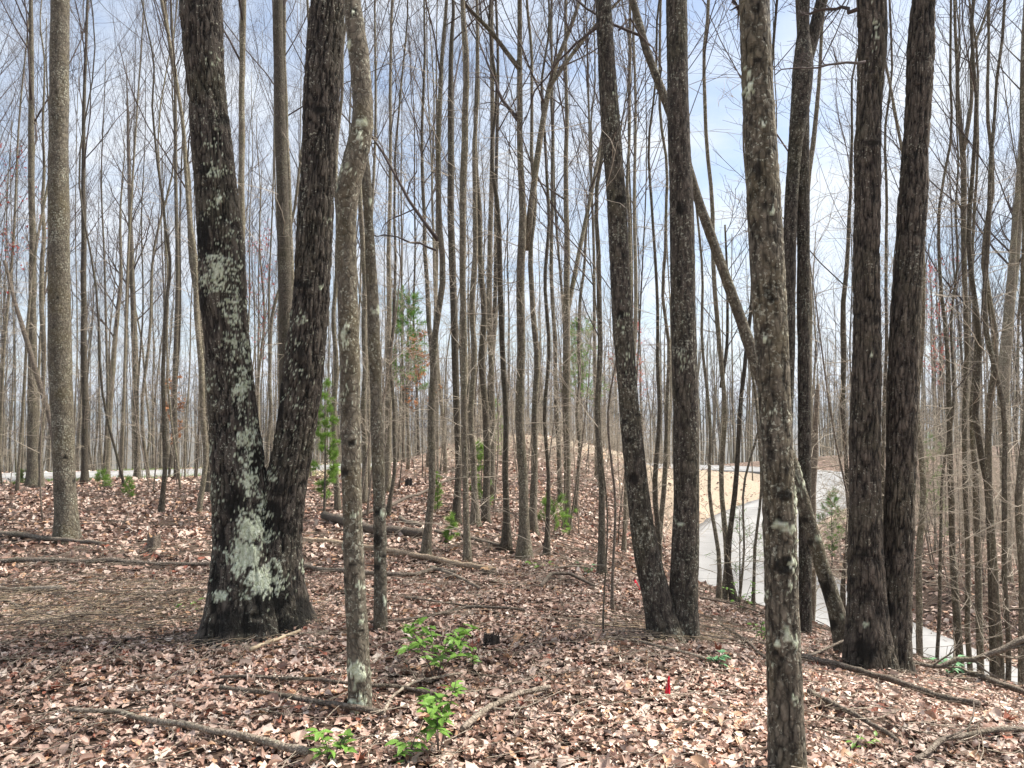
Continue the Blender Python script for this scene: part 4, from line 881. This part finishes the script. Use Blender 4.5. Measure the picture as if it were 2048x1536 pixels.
# sticks and matted straw
g = np.random.default_rng(31)
def sticks(name, n, R0, R1, ln, r, mat, seed, filt=None, K=4, az=(-.66, .66), lift=.03, dirbias=None, label=None):
    g = np.random.default_rng(seed); rr = np.sqrt(g.uniform(R0*R0, R1*R1, n)); a = g.uniform(*az, n); x = np.sin(a)*rr; y = np.cos(a)*rr
    m = road_dist(x, y)[0] > 3
    if filt is not None: m &= filt(g, x, y)
    x, y = x[m], y[m]; n = len(x); th = g.uniform(0, np.pi, n) if dirbias is None else g.normal(size=n)*.5+dirbias
    L_ = g.uniform(*ln, n); t = np.linspace(-.5, .5, K)[None]; bend = g.normal(size=(n, 1))*.12
    px = x[:, None]+np.cos(th)[:, None]*t*L_[:, None]-np.sin(th)[:, None]*(bend*(t*t*4)*L_[:, None]); py = y[:, None]+np.sin(th)[:, None]*t*L_[:, None]+np.cos(th)[:, None]*(bend*(t*t*4)*L_[:, None])
    pz = ground_z(px.ravel(), py.ravel(), False).reshape(px.shape)+.022+lift+g.random((n, 1))*.02+g.normal(size=(n, 1))*.06*t*L_[:, None]*4*.3
    tb = Tubes(); R = g.uniform(*r, n)[:, None]*np.linspace(1, .6, K)[None]; tb.add(np.stack([px, py, pz], -1), R, 3)
    return obj(name, tb.mesh(name, [M[mat]]), kind='stuff')
sticks('twig_litter', 2800, 2.5, 10, (.08, .55), (.0013, .0042), 'dead', 1)
sticks('twig_litter', 900, 8, 24, (.3, 1.4), (.004, .010), 'dead', 2)
def instraw(g, x, y):
    px, py = project(np.stack([x, y, ground_z(x, y)], 1))
    return (((px-240)/330)**2+((py-1235)/60)**2 < g.uniform(.0, 1.6, len(x))**1.6) | (((px-1330)/170)**2+((py-1275)/30)**2 < g.uniform(.0, 1.3, len(x))**1.6)
sticks('needle_straw', 26000, 4.3, 9, (.05, .16), (.0008, .0016), 'straw', 3, filt=instraw, K=3, lift=.035)
sticks('twig_litter', 2500, 4.3, 9, (.2, .7), (.002, .005), 'dead', 4, filt=instraw, K=4, lift=.045, dirbias=.3)

# ------------------------------------------------------------------ fallen wood
def log(name, label, px, r0, r1, mat='dead', lift=0., cat=None, sides=10, dY=(), cut=False, side=0, seed=0):
    Ys = [hit(x, y) for x, y in px]; pts = []
    for (x, y), Y in zip(px, Ys): pts.append(P(x, y, Y))
    pts = np.array(pts); n = max(12, len(pts)*7); t = np.linspace(0, len(pts)-1, n)
    pp = np.stack([np.interp(t, np.arange(len(pts)), pts[:, c]) for c in range(3)], 1)
    k = np.hanning(9); k /= k.sum()
    for c in range(3):
        b = np.concatenate([np.full(4, pp[0, c]), pp[:, c], np.full(4, pp[-1, c])]); e0, e1 = pp[0, c], pp[-1, c]; pp[:, c] = np.convolve(b, k, 'valid'); pp[0, c], pp[-1, c] = e0, e1
    r = np.linspace(r0, r1, n); g = np.random.default_rng(seed+5)
    r = r*(1+.10*g.normal(size=n).clip(-1, 1)); lf = np.atleast_1d(lift)
    pp[:, 2] = ground_z(pp[:, 0], pp[:, 1], False)+r*.8+.042+np.interp(np.linspace(0, 1, n), np.linspace(0, 1, len(lf)), lf)
    base = pp[0].copy(); tb = Tubes(); tb.add(pp, r, sides)
    if side:
        p2, r2 = grow(g, pp[None], r[None], side, .3, 1, .35, .2, 50, 5, .02, .15, .5, .003); tb.add(p2, r2, 4)
    me = tb.mesh(name, [M[mat], M['cutwood']], base)
    o = obj(name, me, None, base, label=label, cat=cat or 'branch')
    if cut:
        d = pp[0]-pp[1]; d /= np.linalg.norm(d); tb = Tubes(); tb.add(np.array([pp[0]-base-d*.004, pp[0]-base+d*.004]), np.array([r[0]*.92, r[0]*.9]), 12)
        obj('cut_end', tb.mesh('cut_end', [M['cutwood']]), o)
    return o
S1 = 1/F
log('fallen_log', 'long thin grey log lying across the leaves left of the twin oak', [(-40, 1133), (120, 1134), (250, 1137), (440, 1143)], .026, .022, cat='log', seed=1)
log('fallen_log', 'curving dark grey log running right from behind the twin oak', [(590, 1143), (700, 1155), (820, 1163), (870, 1148), (910, 1160)], .024, .020, cat='log', seed=2)
log('fallen_log', 'thick rotting log with a sawn end behind the crooked maple', [(648, 1043), (700, 1062), (770, 1076), (848, 1082)], .062, .055, mat='dead', cat='log', cut=True, seed=3, sides=16)
log('fallen_log', 'pale debarked log slanting right behind the slim blotched tree', [(605, 1088), (700, 1100), (790, 1118), (880, 1132), (990, 1152)], .024, .030, mat='palewood', cat='log', seed=4)
log('fallen_log', 'thin grey log at the foot of the thick lone trunk, far left', [(-30, 1076), (60, 1083), (130, 1090), (215, 1098)], .036, .024, cat='log', seed=5)
log('fallen_branch', 'short pale stick with a broken end at the left edge', [(-30, 1188), (60, 1190), (126, 1192)], .020, .028, seed=6)
log('fallen_branch', 'long crooked branch across the bottom left corner', [(140, 1440), (230, 1446), (330, 1468), (430, 1487), (520, 1505), (620, 1530)], .012, .019, seed=7, side=3)
log('fallen_branch', 'thin dark straight branch passing behind the crooked maple foot', [(440, 1372), (560, 1374), (690, 1386), (800, 1392), (870, 1410)], .009, .011, seed=8)
log('fallen_branch', 'dark branch ending at the crooked maple foot, in front of it', [(440, 1396), (540, 1410), (640, 1428), (765, 1450)], .012, .016, seed=9)
log('fallen_branch', 'pale stout stick pointing down left in front of the flag', [(925, 1480), (975, 1440), (1040, 1408), (1100, 1392)], .017, .014, seed=10, side=2)
log('fallen_branch', 'bowed pale stick curling round the holly seedlings', [(765, 1450), (785, 1410), (830, 1380), (925, 1366)], .009, .007, seed=11)
log('fallen_branch', 'bent brown branch above the larger holly seedling', [(740, 1258), (830, 1252), (930, 1228), (1050, 1236)], .009, .012, seed=12)
log('fallen_branch', 'arched branch lying left of the twin poplars', [(1080, 1182), (1100, 1172), (1140, 1172), (1190, 1183)], .018, .014, lift=[0, .05, .05, 0], seed=13)
log('fallen_branch', 'grey forked branch below the curving dark log', [(862, 1144), (900, 1160), (960, 1190)], .016, .012, seed=14)
log('fallen_branch', 'slim pale branch in the leaves right of the slim blotched tree', [(810, 1208), (870, 1215), (940, 1228)], .010, .008, seed=15)
log('fallen_branch', 'thin dark stick running down to the flag side of the twin poplars', [(1210, 1290), (1290, 1302), (1360, 1320), (1410, 1336)], .010, .010, seed=16)
log('fallen_branch', 'stick leaning over the bank between the flag and the foreground trunk', [(1440, 1262), (1490, 1290), (1530, 1330)], .011, .010, seed=17)
log('fallen_log', 'weathered log stretching right from the foot of the rough dark pair', [(1600, 1330), (1680, 1346), (1760, 1372), (1850, 1402), (1960, 1432)], .024, .020, cat='log', seed=18)
log('fallen_branch', 'brown stick running down right beside the foreground trunk', [(1618, 1398), (1680, 1432), (1730, 1462), (1800, 1506)], .016, .012, seed=19)
log('fallen_branch', 'curved forked stick in the lower right corner', [(1830, 1540), (1880, 1505), (1940, 1490), (2060, 1478)], .012, .014, seed=20, side=3)
log('fallen_log', 'grey log along the brink of the slope at the right edge', [(1900, 1350), (1970, 1374), (2080, 1412)], .022, .024, cat='log', seed=21)
lp_, lr_ = pixlimb([(1806, 1332), (1850, 1330), (1900, 1326), (1960, 1312), (2010, 1294), (2080, 1266)], 6.2, 7, 15, -.2)
tl = Tubes(); add_low(np.random.default_rng(4), tl, lp_, lr_); obj('fallen_branch', tl.mesh('fallen_branch', [M['dead']], lp_[0]), None, lp_[0], label='long bare branch held above the ground at the right edge', cat='branch')
log('fallen_branch', 'thin black branch leaning from the leaning maple foot to the left', [(1612, 1328), (1650, 1320), (1692, 1318)], .012, .010, lift=[0, .03, .10], seed=23)
log('fallen_log', 'pale pole propped among the central trees at the mound foot', [(720, 1040), (790, 1028), (880, 1002), (950, 990)], .032, .022, cat='log', lift=[.0, .1, .3, .5], seed=24)
log('fallen_branch', 'thin log behind the first trees of the central row', [(870, 1072), (940, 1085), (1000, 1100)], .022, .022, seed=25)
log('fallen_branch', 'broken branch end resting on the rotting log', [(800, 1045), (840, 1062)], .03, .03, seed=26)
log('fallen_branch', 'bark strip lying in front of the twin oak', [(500, 1318), (560, 1290), (600, 1275)], .013, .010, mat='straw', seed=27)
log('fallen_branch', 'dry twiggy branch left of the twin oak across the needles', [(90, 1256), (160, 1240), (230, 1232)], .010, .006, seed=28, side=6)
log('fallen_branch', 'crooked branch at the left edge below the long thin log', [(-10, 1206), (40, 1228), (60, 1244)], .012, .009, seed=29, side=2)
log('fallen_branch', 'dark stick half buried between the needles and the long thin log', [(310, 1200), (350, 1192), (400, 1186)], .010, .008, seed=30)
def stump(name, label, px, py, w, h, mat, seed, jag=.25):
    Y = hit(px, py); p = P(px, py, Y); p[2] = gz(p[0], p[1]); R = w/2/F*Y; Hh = h/F*Y; g = np.random.default_rng(seed); n = 20; V = []
    lv = [(-.05, 1.5), (.03, 1.25), (.25, 1.05), (.6, 1.), (1, .95)]
    for i_, (f_, s) in enumerate(lv):
        for k in range(n):
            a = k*2*np.pi/n; rr = R*s*(1+.12*np.sin(5*a+seed)+g.normal()*.04); V.append((rr*np.cos(a), rr*np.sin(a), Hh*(f_ if i_ < 4 else f_+g.uniform(-jag, jag*.4))))
    for k in range(n): a = k*2*np.pi/n; V.append((R*.6*np.cos(a), R*.6*np.sin(a), Hh*(.8+g.uniform(-jag, jag)*.6)))
    V.append((0, 0, Hh*.6)); F4 = [[i_*n+k, i_*n+(k+1) % n, (i_+1)*n+(k+1) % n, (i_+1)*n+k] for i_ in range(5) for k in range(n)]; F3 = [[5*n+k, 5*n+(k+1) % n, 6*n] for k in range(n)]
    mi = [0]*(4*n)+[1]*n+[1]*n
    obj(name, mk_mesh(name, V, [F4, F3], [M[mat], M['cutwood' if mat != 'black' else 'black']], smooth=False, mat_idx=mi), None, p, label=label, cat='stump')
stump('tree_stump', 'small broken grey stump between the thick lone trunk and the twin oak', 308, 1106, 24, 38, 'dead', 1)
stump('tree_stump', 'little black rotten stump right of the larger holly seedling', 982, 1296, 30, 26, 'black', 2, .5)
stump('tree_stump', 'low grey stump at the end of the pale debarked log', 975, 1152, 32, 16, 'dead', 3)
stump('tree_stump', 'charred stump on the mound slope in the centre', 818, 975, 14, 18, 'black', 4, .4)

# ------------------------------------------------------------------ marker flag
Yf = hit(1333, 1402); pf = P(1333, 1402, Yf); pf[2] = gz(pf[0], pf[1])
fr = root('marker_flag', pf, 'small red cloth marker flag stuck in the leaves left of the foreground trunk', 'flag')
tb = Tubes(); tb.add(np.array([(0, 0, -.05), (.002, 0, .06), (.012, 0, .128)]), np.array([.0016]*3), 6); obj('wire_pin', tb.mesh('wire_pin', [M['wire']]), fr)
nn = 7; V = []
for k in range(nn):
    t = k/(nn-1); zc = .130-.120*t; w = .010+.030*t
    for s in (-1, -.33, .33, 1): V.append((.004+.010*(1-t)+w*.55*s*.9, .006*math.sin(s*3+k)+.004*s, zc+.006*abs(s)))
me_f = mk_mesh('cloth', V, [[[k*4+c, k*4+c+1, k*4+c+5, k*4+c+4] for k in range(nn-1) for c in range(3)]], [M['red']])
fo = obj('cloth', me_f, fr); mo = fo.modifiers.new('thick', 'SOLIDIFY'); mo.thickness = .0012
# strip of red flagging tape by the twin poplars
Yt = hit(1275, 1186); pt = P(1275, 1186, Yt); pt[2] = gz(pt[0], pt[1])+.05
V = [(x*.07-.03, .02*math.sin(x*5)+w*.012, .05*(1-x)+.02*math.sin(x*7)+w*.014) for x in np.linspace(0, 1, 8) for w in (-1, 1)]
obj('flagging_tape', mk_mesh('flagging_tape', V, [[[2*k, 2*k+1, 2*k+3, 2*k+2] for k in range(7)]], [M['orangetape'] if 'orangetape' in M else M['red']]), None, pt, label='crumpled strip of red flagging tape on the leaves left of the twin poplars', cat='tape').modifiers.new('thick', 'SOLIDIFY').thickness = .001

# ------------------------------------------------------------------ green seedlings with separate leaves
def holly_leaf(mat, w=.42, spiny=True):
    v = [(0, 0, 0)]; t = np.linspace(0, 1, 7); f = []
    prof = np.sin(np.pi*t**.8)*w*.5
    V = []
    for k, (a, b) in enumerate(zip(t, prof)):
        b = b*(1.12 if (k % 2 and spiny) else .92)
        V += [(a, -b, .10*b/w+.05*math.sin(a*3)-.12*a*a), (a, 0, .05*math.sin(a*3)-.12*a*a-.015), (a, b, .10*b/w+.05*math.sin(a*3)-.12*a*a)]
    Q = [[3*k+c, 3*k+3+c, 3*k+4+c, 3*k+1+c] for k in range(6) for c in range(2)]
    return mk_mesh('leaf', V, [Q], [M[mat]])
LEAFM = {'green': holly_leaf('green'), 'bluegreen': holly_leaf('bluegreen', .5, False)}
def seedling(name, label, px, py, h, wpx, n, mat, seed, leaf=.055, stems=3, cat='seedling'):
    g = np.random.default_rng(seed); Y = hit(px, py); p = P(px, py, Y); p[2] = gz(p[0], p[1]); Hh = h/F*Y; Wd = wpx/2/F*Y
    r = root(name, p, label, cat); tb = Tubes(); tips = []
    for s in range(stems):
        a = s*2*np.pi/stems+g.random(); ex = Wd*(.75 if stems > 1 else .12)*g.uniform(.7, 1.1); t = np.linspace(0, 1, 7)
        hh = Hh*g.uniform(.75, 1.)
        pp = np.stack([np.cos(a)*ex*t**1.3, np.sin(a)*ex*t**1.3*.8, hh*t-.02], 1); tb.add(pp, np.linspace(.0035, .0016, 7), 4)
        tips.append(pp)
        if stems > 1 or n > 20:
            for q in range(3):
                b = a+g.normal()*1.2; s0 = pp[3+q]; e = s0+np.array([np.cos(b), np.sin(b)*.8, .45])*Wd*.4; p2 = np.stack([s0+(e-s0)*k for k in np.linspace(0, 1, 4)]); tb.add(p2, np.linspace(.002, .0012, 4), 3); tips.append(p2)
    obj('stem', tb.mesh('stem', [M['twig']]), r)
    for k in range(n):
        pp = tips[k % len(tips)]; t = 1-g.random()**1.7*.75 if len(pp) > 4 else g.uniform(.4, 1); x = t*(len(pp)-1); i_ = min(int(x), len(pp)-2); q = pp[i_]*(1-x+i_)+pp[i_+1]*(x-i_)
        o = obj('leaf', LEAFM[mat], r, q); sc = leaf*g.uniform(.7, 1.2); o.scale = (sc, sc, sc); o.rotation_euler = (g.normal()*.3, g.uniform(-.55, .35), k*2.4+g.normal()*.4)
    return r
seedling('holly_seedling', 'largest bright green holly seedling, spreading, right of the crooked maple foot', 872, 1368, 130, 185, 130, 'green', 1, .075, 6)
seedling('holly_seedling', 'upright bright green holly seedling growing at the middle of the bottom edge', 878, 1520, 165, 110, 70, 'green', 2, .075, 3)
seedling('holly_seedling', 'low holly seedling at the bottom edge, leftmost of the three', 660, 1532, 75, 100, 34, 'green', 3, .07, 3)
seedling('holly_seedling', 'dark green holly sprig on the bottom edge between its two neighbours', 815, 1534, 70, 80, 22, 'green', 4, .07, 2)
seedling('holly_seedling', 'small holly sprout right of the largest holly seedling, by the black stump', 945, 1338, 52, 50, 14, 'green', 14, .06, 1)
seedling('rhododendron_seedling', 'pale blue-green seedling at the foot of the twin poplars', 1436, 1340, 42, 46, 20, 'bluegreen', 5, .06, 2)
seedling('rhododendron_seedling', 'leafy green plant under the raised branch at the right edge', 1900, 1352, 44, 90, 34, 'bluegreen', 6, .08, 4)
seedling('green_shrub', 'yellow-green shrub between the thin stems before the pale road', 1482, 1232, 70, 80, 40, 'green', 7, .05, 4, cat='shrub')
seedling('green_shrub', 'green tuft left of the foreground trunk at mid-slope', 1524, 1292, 60, 50, 28, 'green', 8, .06, 3, cat='shrub')
seedling('green_sprout', 'small green sprout low at the right below the rough dark pair', 1735, 1502, 30, 70, 12, 'green', 9, .055, 3, cat='sprout')
seedling('green_sprout', 'tiny green blades left of the twin oak foot', 378, 1222, 22, 50, 9, 'green', 10, .075, 2, cat='sprout')
seedling('green_sprout', 'green sprout before the clean grey pole', 1170, 1158, 34, 40, 14, 'bluegreen', 11, .07, 2, cat='sprout')
seedling('green_sprout', 'ground-hugging greenery at the foot of the tallest central tree', 1075, 1136, 12, 60, 14, 'green', 12, .08, 4, cat='sprout')

# ------------------------------------------------------------------ evergreens
def evergreen(name, label, px, py, h, wpx, seed, mat='needle', Y=None, trunk=True, nlen=.07, dens=1., lo=.15, cat='pine'):
    g = np.random.default_rng(seed); Y = Y or hit(px, py); p = P(px, py, Y); z0 = gz(p[0], p[1]); Hh = p[2]+h/F*Y-z0; p[2] = z0; Wd = wpx/2/F*Y
    r = root(name, p, label, cat); tb = Tubes(); K = 10; z = np.linspace(-.1, Hh, K); tp = np.stack([.02*np.sin(z*2)*Hh*.3, .02*np.cos(z)*Hh*.3, z], 1)
    tb.add(tp, np.linspace(.012*Hh, .003, K), 6); obj('trunk', tb.mesh('trunk', [M['mid']]), r)
    tb = Tubes(); nb = int(16+Hh*5); tr = np.linspace(.012*Hh, .003, K)
    p1, r1 = grow(g, tp[None], tr[None], nb, lo, .98, Wd*1.05, Wd*.3, 68, 5, .10, .10, .4, .003); tb.add(p1, r1, 3)
    p2, r2 = grow(g, p1, r1, 4, .3, 1, Wd*.4, Wd*.25, 45, 3, .06, .15, .5, .002); tb.add(p2, r2, 3)
    obj('branches', tb.mesh('branches', [M['twig']]), r)
    nt_ = max(8, int(26*dens)); M_ = len(p2); t = g.uniform(.1, 1, (M_, nt_)); q, _, tg = interp(p2, r2, t); q = q.reshape(-1, 3); tg = tg.reshape(-1, 3)
    d = tg*.7+g.normal(size=q.shape)*.55; d /= np.linalg.norm(d, axis=1)[:, None]; w = np.cross(d, g.normal(size=q.shape)); w /= np.linalg.norm(w, axis=1)[:, None]
    nl = nlen*g.uniform(.7, 1.3, (len(q), 1)); ww = nl*.045
    V = np.stack([q-w*ww, q+w*ww, q+d*nl], 1).reshape(-1, 3); f = np.arange(len(V)).reshape(-1, 3)
    obj('needles', mk_mesh('needles', V, [f], [M[mat]], smooth=False), r)['kind'] = 'stuff'
evergreen('white_pine', 'dark green pine standing behind the mound crest in the centre', 815, 950, 360, 110, 1, Y=27, nlen=.16, lo=.45, dens=2.)
evergreen('white_pine', 'green pine seen between the central trees and the twin poplars', 1165, 905, 260, 110, 2, Y=38, nlen=.20, lo=.35, dens=1.6)
evergreen('pine_sapling', 'bright green sapling behind the right stem of the twin oak', 648, 1010, 240, 76, 3, 'needle2', Y=11.5, nlen=.075, dens=3.2)
evergreen('pine_sapling', 'light green sapling on the mound crest left of the tallest central tree', 985, 882, 78, 62, 4, 'needle2', Y=27, nlen=.13, dens=1.6)
evergreen('pine_sapling', 'green sapling between the grey central trunks at mid-height', 962, 1030, 140, 56, 5, 'needle2', Y=13.5, nlen=.07, dens=2.4)
evergreen('pine_sapling', 'bushy green sapling right of the tallest central tree foot', 1108, 1085, 85, 90, 6, 'needle2', Y=12, nlen=.07, dens=1.6)
evergreen('pine_sapling', 'tiny green sapling behind the pale-footed tree', 903, 1085, 50, 40, 7, 'needle2', nlen=.05)
evergreen('pine_sapling', 'small green sapling beside the left road strip', 205, 985, 40, 44, 8, 'needle2', Y=16.5, nlen=.07)
evergreen('pine_sapling', 'yellowish sapling left of the twin oak on the crest', 258, 1002, 46, 28, 9, 'needle2', Y=14.5, nlen=.06, dens=.7)
evergreen('pine_sapling', 'faint green sapling at the far left on the crest', 45, 985, 40, 40, 10, 'needle2', Y=16.8, nlen=.06, dens=.7)
evergreen('cedar_sapling', 'olive green cedar in the bend of the road behind the leaning trunk', 1664, 1120, 130, 84, 11, 'needle', Y=23, nlen=.12, dens=1.6)
evergreen('cedar_sapling', 'sparse brown-green cedar sapling before the pale road', 1480, 1218, 190, 130, 12, 'needle', Y=9.5, nlen=.05, dens=.35, lo=.3)
evergreen('cedar_sapling', 'green sapling in the ravine wood right of the rough dark pair', 1868, 970, 100, 60, 13, 'needle', Y=22, nlen=.1)
evergreen('pine_sapling', 'thin green sapling behind the thin mossy tree', 875, 1010, 60, 30, 14, 'needle2', Y=13, nlen=.06)
# grass on the verges of the left road strip
g = np.random.default_rng(8); n = 9000; x = g.uniform(-21, -3, n); ctr = np.interp(x, [-26, -17.5, -12.2, -7, 0], [28.5, 32.6, 38, 45.5, 50.5]); y = ctr+g.choice([-1, 1], n)*g.uniform(2.5, 3.9, n)
m = (fbm(x*.8, y*.8, s=8) > .46); x, y = x[m], y[m]; n = len(x); z = ground_z(x, y); hgt = g.uniform(.05, .16, n); a = g.uniform(0, 6.28, n)
V = np.stack([np.stack([x-np.cos(a)*.012, y-np.sin(a)*.012, z], 1), np.stack([x+np.cos(a)*.012, y+np.sin(a)*.012, z], 1), np.stack([x+g.normal(size=n)*.04, y+g.normal(size=n)*.04, z+hgt], 1)], 1)
obj('verge_grass', mk_mesh('verge_grass', V.reshape(-1, 3), [np.arange(3*n).reshape(-1, 3)], [M['grass']], smooth=False), kind='stuff')

# ------------------------------------------------------------------ small trees with clinging leaves or red buds
def dotted_tree(name, label, px, py, h, seed, Y, mat, size, n, lo=.35, spread=1., r0=.02):
    g = np.random.default_rng(seed); p = P(px, py, Y); z0 = gz(p[0], p[1]); Hh = p[2]+h/F*Y-z0; p[2] = z0
    r = root(name, p, label, 'tree'); K = 14; z = np.linspace(-.1, Hh, K); tp = np.stack([.1*np.sin(z*.7+seed), .1*np.cos(z*.6), z], 1); tr = np.linspace(r0, .006, K)
    tb = Tubes(); tb.add(tp, tr, 6); obj('trunk', tb.mesh('trunk', [M['mid']]), r)
    tb = Tubes(); p1, p2, tips = crown(g, tb, tp[None], tr[None], lo, Hh, .8, 0, spread); obj('branches', tb.mesh('branches', [M['twig']]), r)
    m = g.integers(0, len(tips), n); q, _, tg = interp(tips[m], np.ones(tips[m].shape[:2]), g.uniform(.5, 1, (n, 1))); q = q[:, 0]
    v = np.array([(-.5, -.3), (.5, -.25), (.45, .3), (-.4, .35)]); Lc = leaf_local(g, v, n, .4)*(size*g.uniform(.6, 1.3, (n, 1, 1))); V = np.einsum('nij,nvj->nvi', rots(g, n, 1.), Lc)+q[:, None]
    obj('clinging_leaves' if mat == 'orangeleaf' else 'buds', mk_mesh('foliage', V.reshape(-1, 3), [np.arange(4*n).reshape(-1, 4)], [M[mat]], smooth=False), r)['kind'] = 'stuff'
dotted_tree('beech_tree', 'young beech keeping orange leaves beside the green pine in the centre', 838, 950, 270, 1, 24, 'orangeleaf', .09, 420, .45, .8)
dotted_tree('beech_tree', 'small beech with a few rusty leaves left of the twin oak', 350, 960, 200, 2, 22, 'orangeleaf', .08, 380, .3, .8)
dotted_tree('budding_maple_tree', 'maple flecked with red buds at the left edge', -4, 975, 640, 3, 17, 'bud', .045, 500, .5)
dotted_tree('budding_maple_tree', 'maple with reddish buds behind the twin poplars', 1255, 900, 280, 4, 30, 'bud', .07, 900, .35)
dotted_tree('budding_maple_tree', 'pinkish budding tree on the right hillside behind the rough dark pair', 1885, 930, 400, 5, 32, 'bud', .07, 800, .4)
dotted_tree('budding_maple_tree', 'maple with faint red buds seen in the V of the twin oak', 520, 955, 480, 6, 26, 'bud', .05, 500, .45)

# ------------------------------------------------------------------ understorey: thin saplings with fine pale twigs
svars = []
for v in range(6):
    g = np.random.default_rng(1500+v); Hs = g.uniform(2.6, 5.2); K = 12; z = np.linspace(-.1, Hs, K)
    pp = np.stack([.09*np.sin(z*1.1+v)+z*g.normal()*.05, .09*np.cos(z*.9+v)+z*g.normal()*.05, z], 1); pp[:, :2] -= pp[0, :2]; r = np.linspace(.016, .004, K)
    tb = Tubes(); tb.add(pp, r, 6); sm = tb.mesh('stem', [M['dead']])
    tb = Tubes(); p1, r1 = grow(g, pp[None], r[None], 16, .22, 1, Hs*.33, Hs*.14, 58, 7, .03, .18, .5, .004); tb.add(p1, r1, 3)
    p2, r2 = grow(g, p1, r1, 5, .15, 1, Hs*.13, Hs*.07, 45, 5, .03, .2, .6, .003); tb.add(p2, r2, 3)
    p3, r3 = grow(g, p2, r2, 3, .2, 1, Hs*.05, Hs*.04, 45, 3, .02, .2, .6, .0023); tb.add(p3, r3, 3); svars.append((sm, tb.mesh('twigs', [M['paletwig']])))
g = np.random.default_rng(99); cnt = 0
ZONES = [((1560, 2090), (8.0, 24), 66, 'thin sapling with pale tangled twigs in the ravine wood at the right', 'saplings in the ravine wood'),
         ((900, 1400), (11, 27), 34, 'thin twiggy sapling between the central trees and the mound', 'saplings before the mound'),
         ((560, 900), (10, 27), 12, 'thin twiggy sapling behind the crooked maple', 'saplings behind the crooked maple'),
         ((0, 540), (10.5, 26), 14, 'thin twiggy sapling on the crest left of the twin oak', 'saplings on the left crest')]
for zi, ((a, b), (y0, y1), n, lab, gr) in enumerate(ZONES):
    gw = ['standing nearest', 'standing near', 'standing midway', 'standing farther off'] if zi != 2 else ['close behind', 'a little behind', 'behind at middle distance', 'far behind']
    k = 0; SAP = []
    while k < n:
        px = g.uniform(a, b); Y = g.uniform(y0, y1); x = (px-CX)/F*Y
        if road_dist(np.array([x]), np.array([Y]))[0][0] < 2.9 or (1385 < px < 1550) or (1635 < px < 1700 and Y < 20): 
            if g.random() < .98: continue
            continue
        sm, tm = svars[g.integers(6)]; r = root('bare_sapling', (x, Y, gz(x, Y)), lab, 'sapling', gr); r.rotation_euler = (g.normal()*.06, g.normal()*.08, g.random()*6.28); s = g.uniform(.7, 1.2); r.scale = (s, s, s)
        obj('stem', sm, r); obj('twigs', tm, r)['kind'] = 'stuff'; k += 1; SAP.append((px, Y, r))
    rank_labels(SAP, 'thin twiggy sapling', [(11, gw[0]), (14.5, gw[1]), (19, gw[2]), (999, gw[3])])


g = np.random.default_rng(404)
def brush(name, n, pr, yr, hr, seed):
    g = np.random.default_rng(seed); px = g.uniform(*pr, n); Y = np.sqrt(g.uniform(yr[0]**2, yr[1]**2, n)); x = (px-CX)/F*Y
    m = (road_dist(x, Y)[0] > 3.4) & ~((px > 1390) & (px < 1540)); x, Y, px = x[m], Y[m], px[m]; n = len(x); z = ground_z(x, Y); h = g.uniform(*hr, n)
    k = np.linspace(0, 1, 5)[None]; a = g.uniform(0, 6.28, (n, 1)); ln = g.uniform(.1, .55, (n, 1))*h[:, None]
    pts = np.stack([x[:, None]+np.cos(a)*ln*k**1.4, Y[:, None]+np.sin(a)*ln*k**1.4, z[:, None]-.05+h[:, None]*k*(1-.15*k)], -1); r = np.full((n, 1), .006)*(1-.6*k)
    tb = Tubes(); tb.add(pts, r, 3); p1, r1 = grow(g, pts, r, 7, .25, 1, .7, .4, 55, 4, .02, .22, .6, .0038); tb.add(p1, r1, 3)
    p2, r2 = grow(g, p1, r1, 3, .2, 1, .3, .2, 50, 3, .0, .25, .6, .0032); tb.add(p2, r2, 3)
    obj(name, tb.mesh(name, [M['paletwig']]), kind='stuff')
brush('underbrush', 420, (1560, 2120), (12, 34), (1.2, 3.4), 1)
brush('underbrush', 300, (880, 1400), (17, 45), (1., 2.8), 2)
brush('underbrush', 160, (-60, 900), (22, 45), (1., 2.6), 3)

# ------------------------------------------------------------------ the air: thin haze
V = np.array([(x, y, z) for x in (-4200, 4200) for y in (-1500, 4800) for z in (-60, 140)], float)
hz = mk_mesh('haze', V, [[[0, 1, 3, 2], [4, 6, 7, 5], [0, 4, 5, 1], [2, 3, 7, 6], [0, 2, 6, 4], [1, 5, 7, 3]]], smooth=False)
hm = bpy.data.materials.new('thin_haze'); hm.use_nodes = True; t = hm.node_tree; t.nodes.clear()
pv = t.nodes.new('ShaderNodeVolumePrincipled'); pv.inputs['Density'].default_value = HAZE; pv.inputs['Color'].default_value = (.82, .90, 1, 1); pv.inputs['Anisotropy'].default_value = .2
ou = t.nodes.new('ShaderNodeOutputMaterial'); t.links.new(pv.outputs[0], ou.inputs['Volume']); hz.materials.append(hm)
obj('haze', hz, kind='stuff')
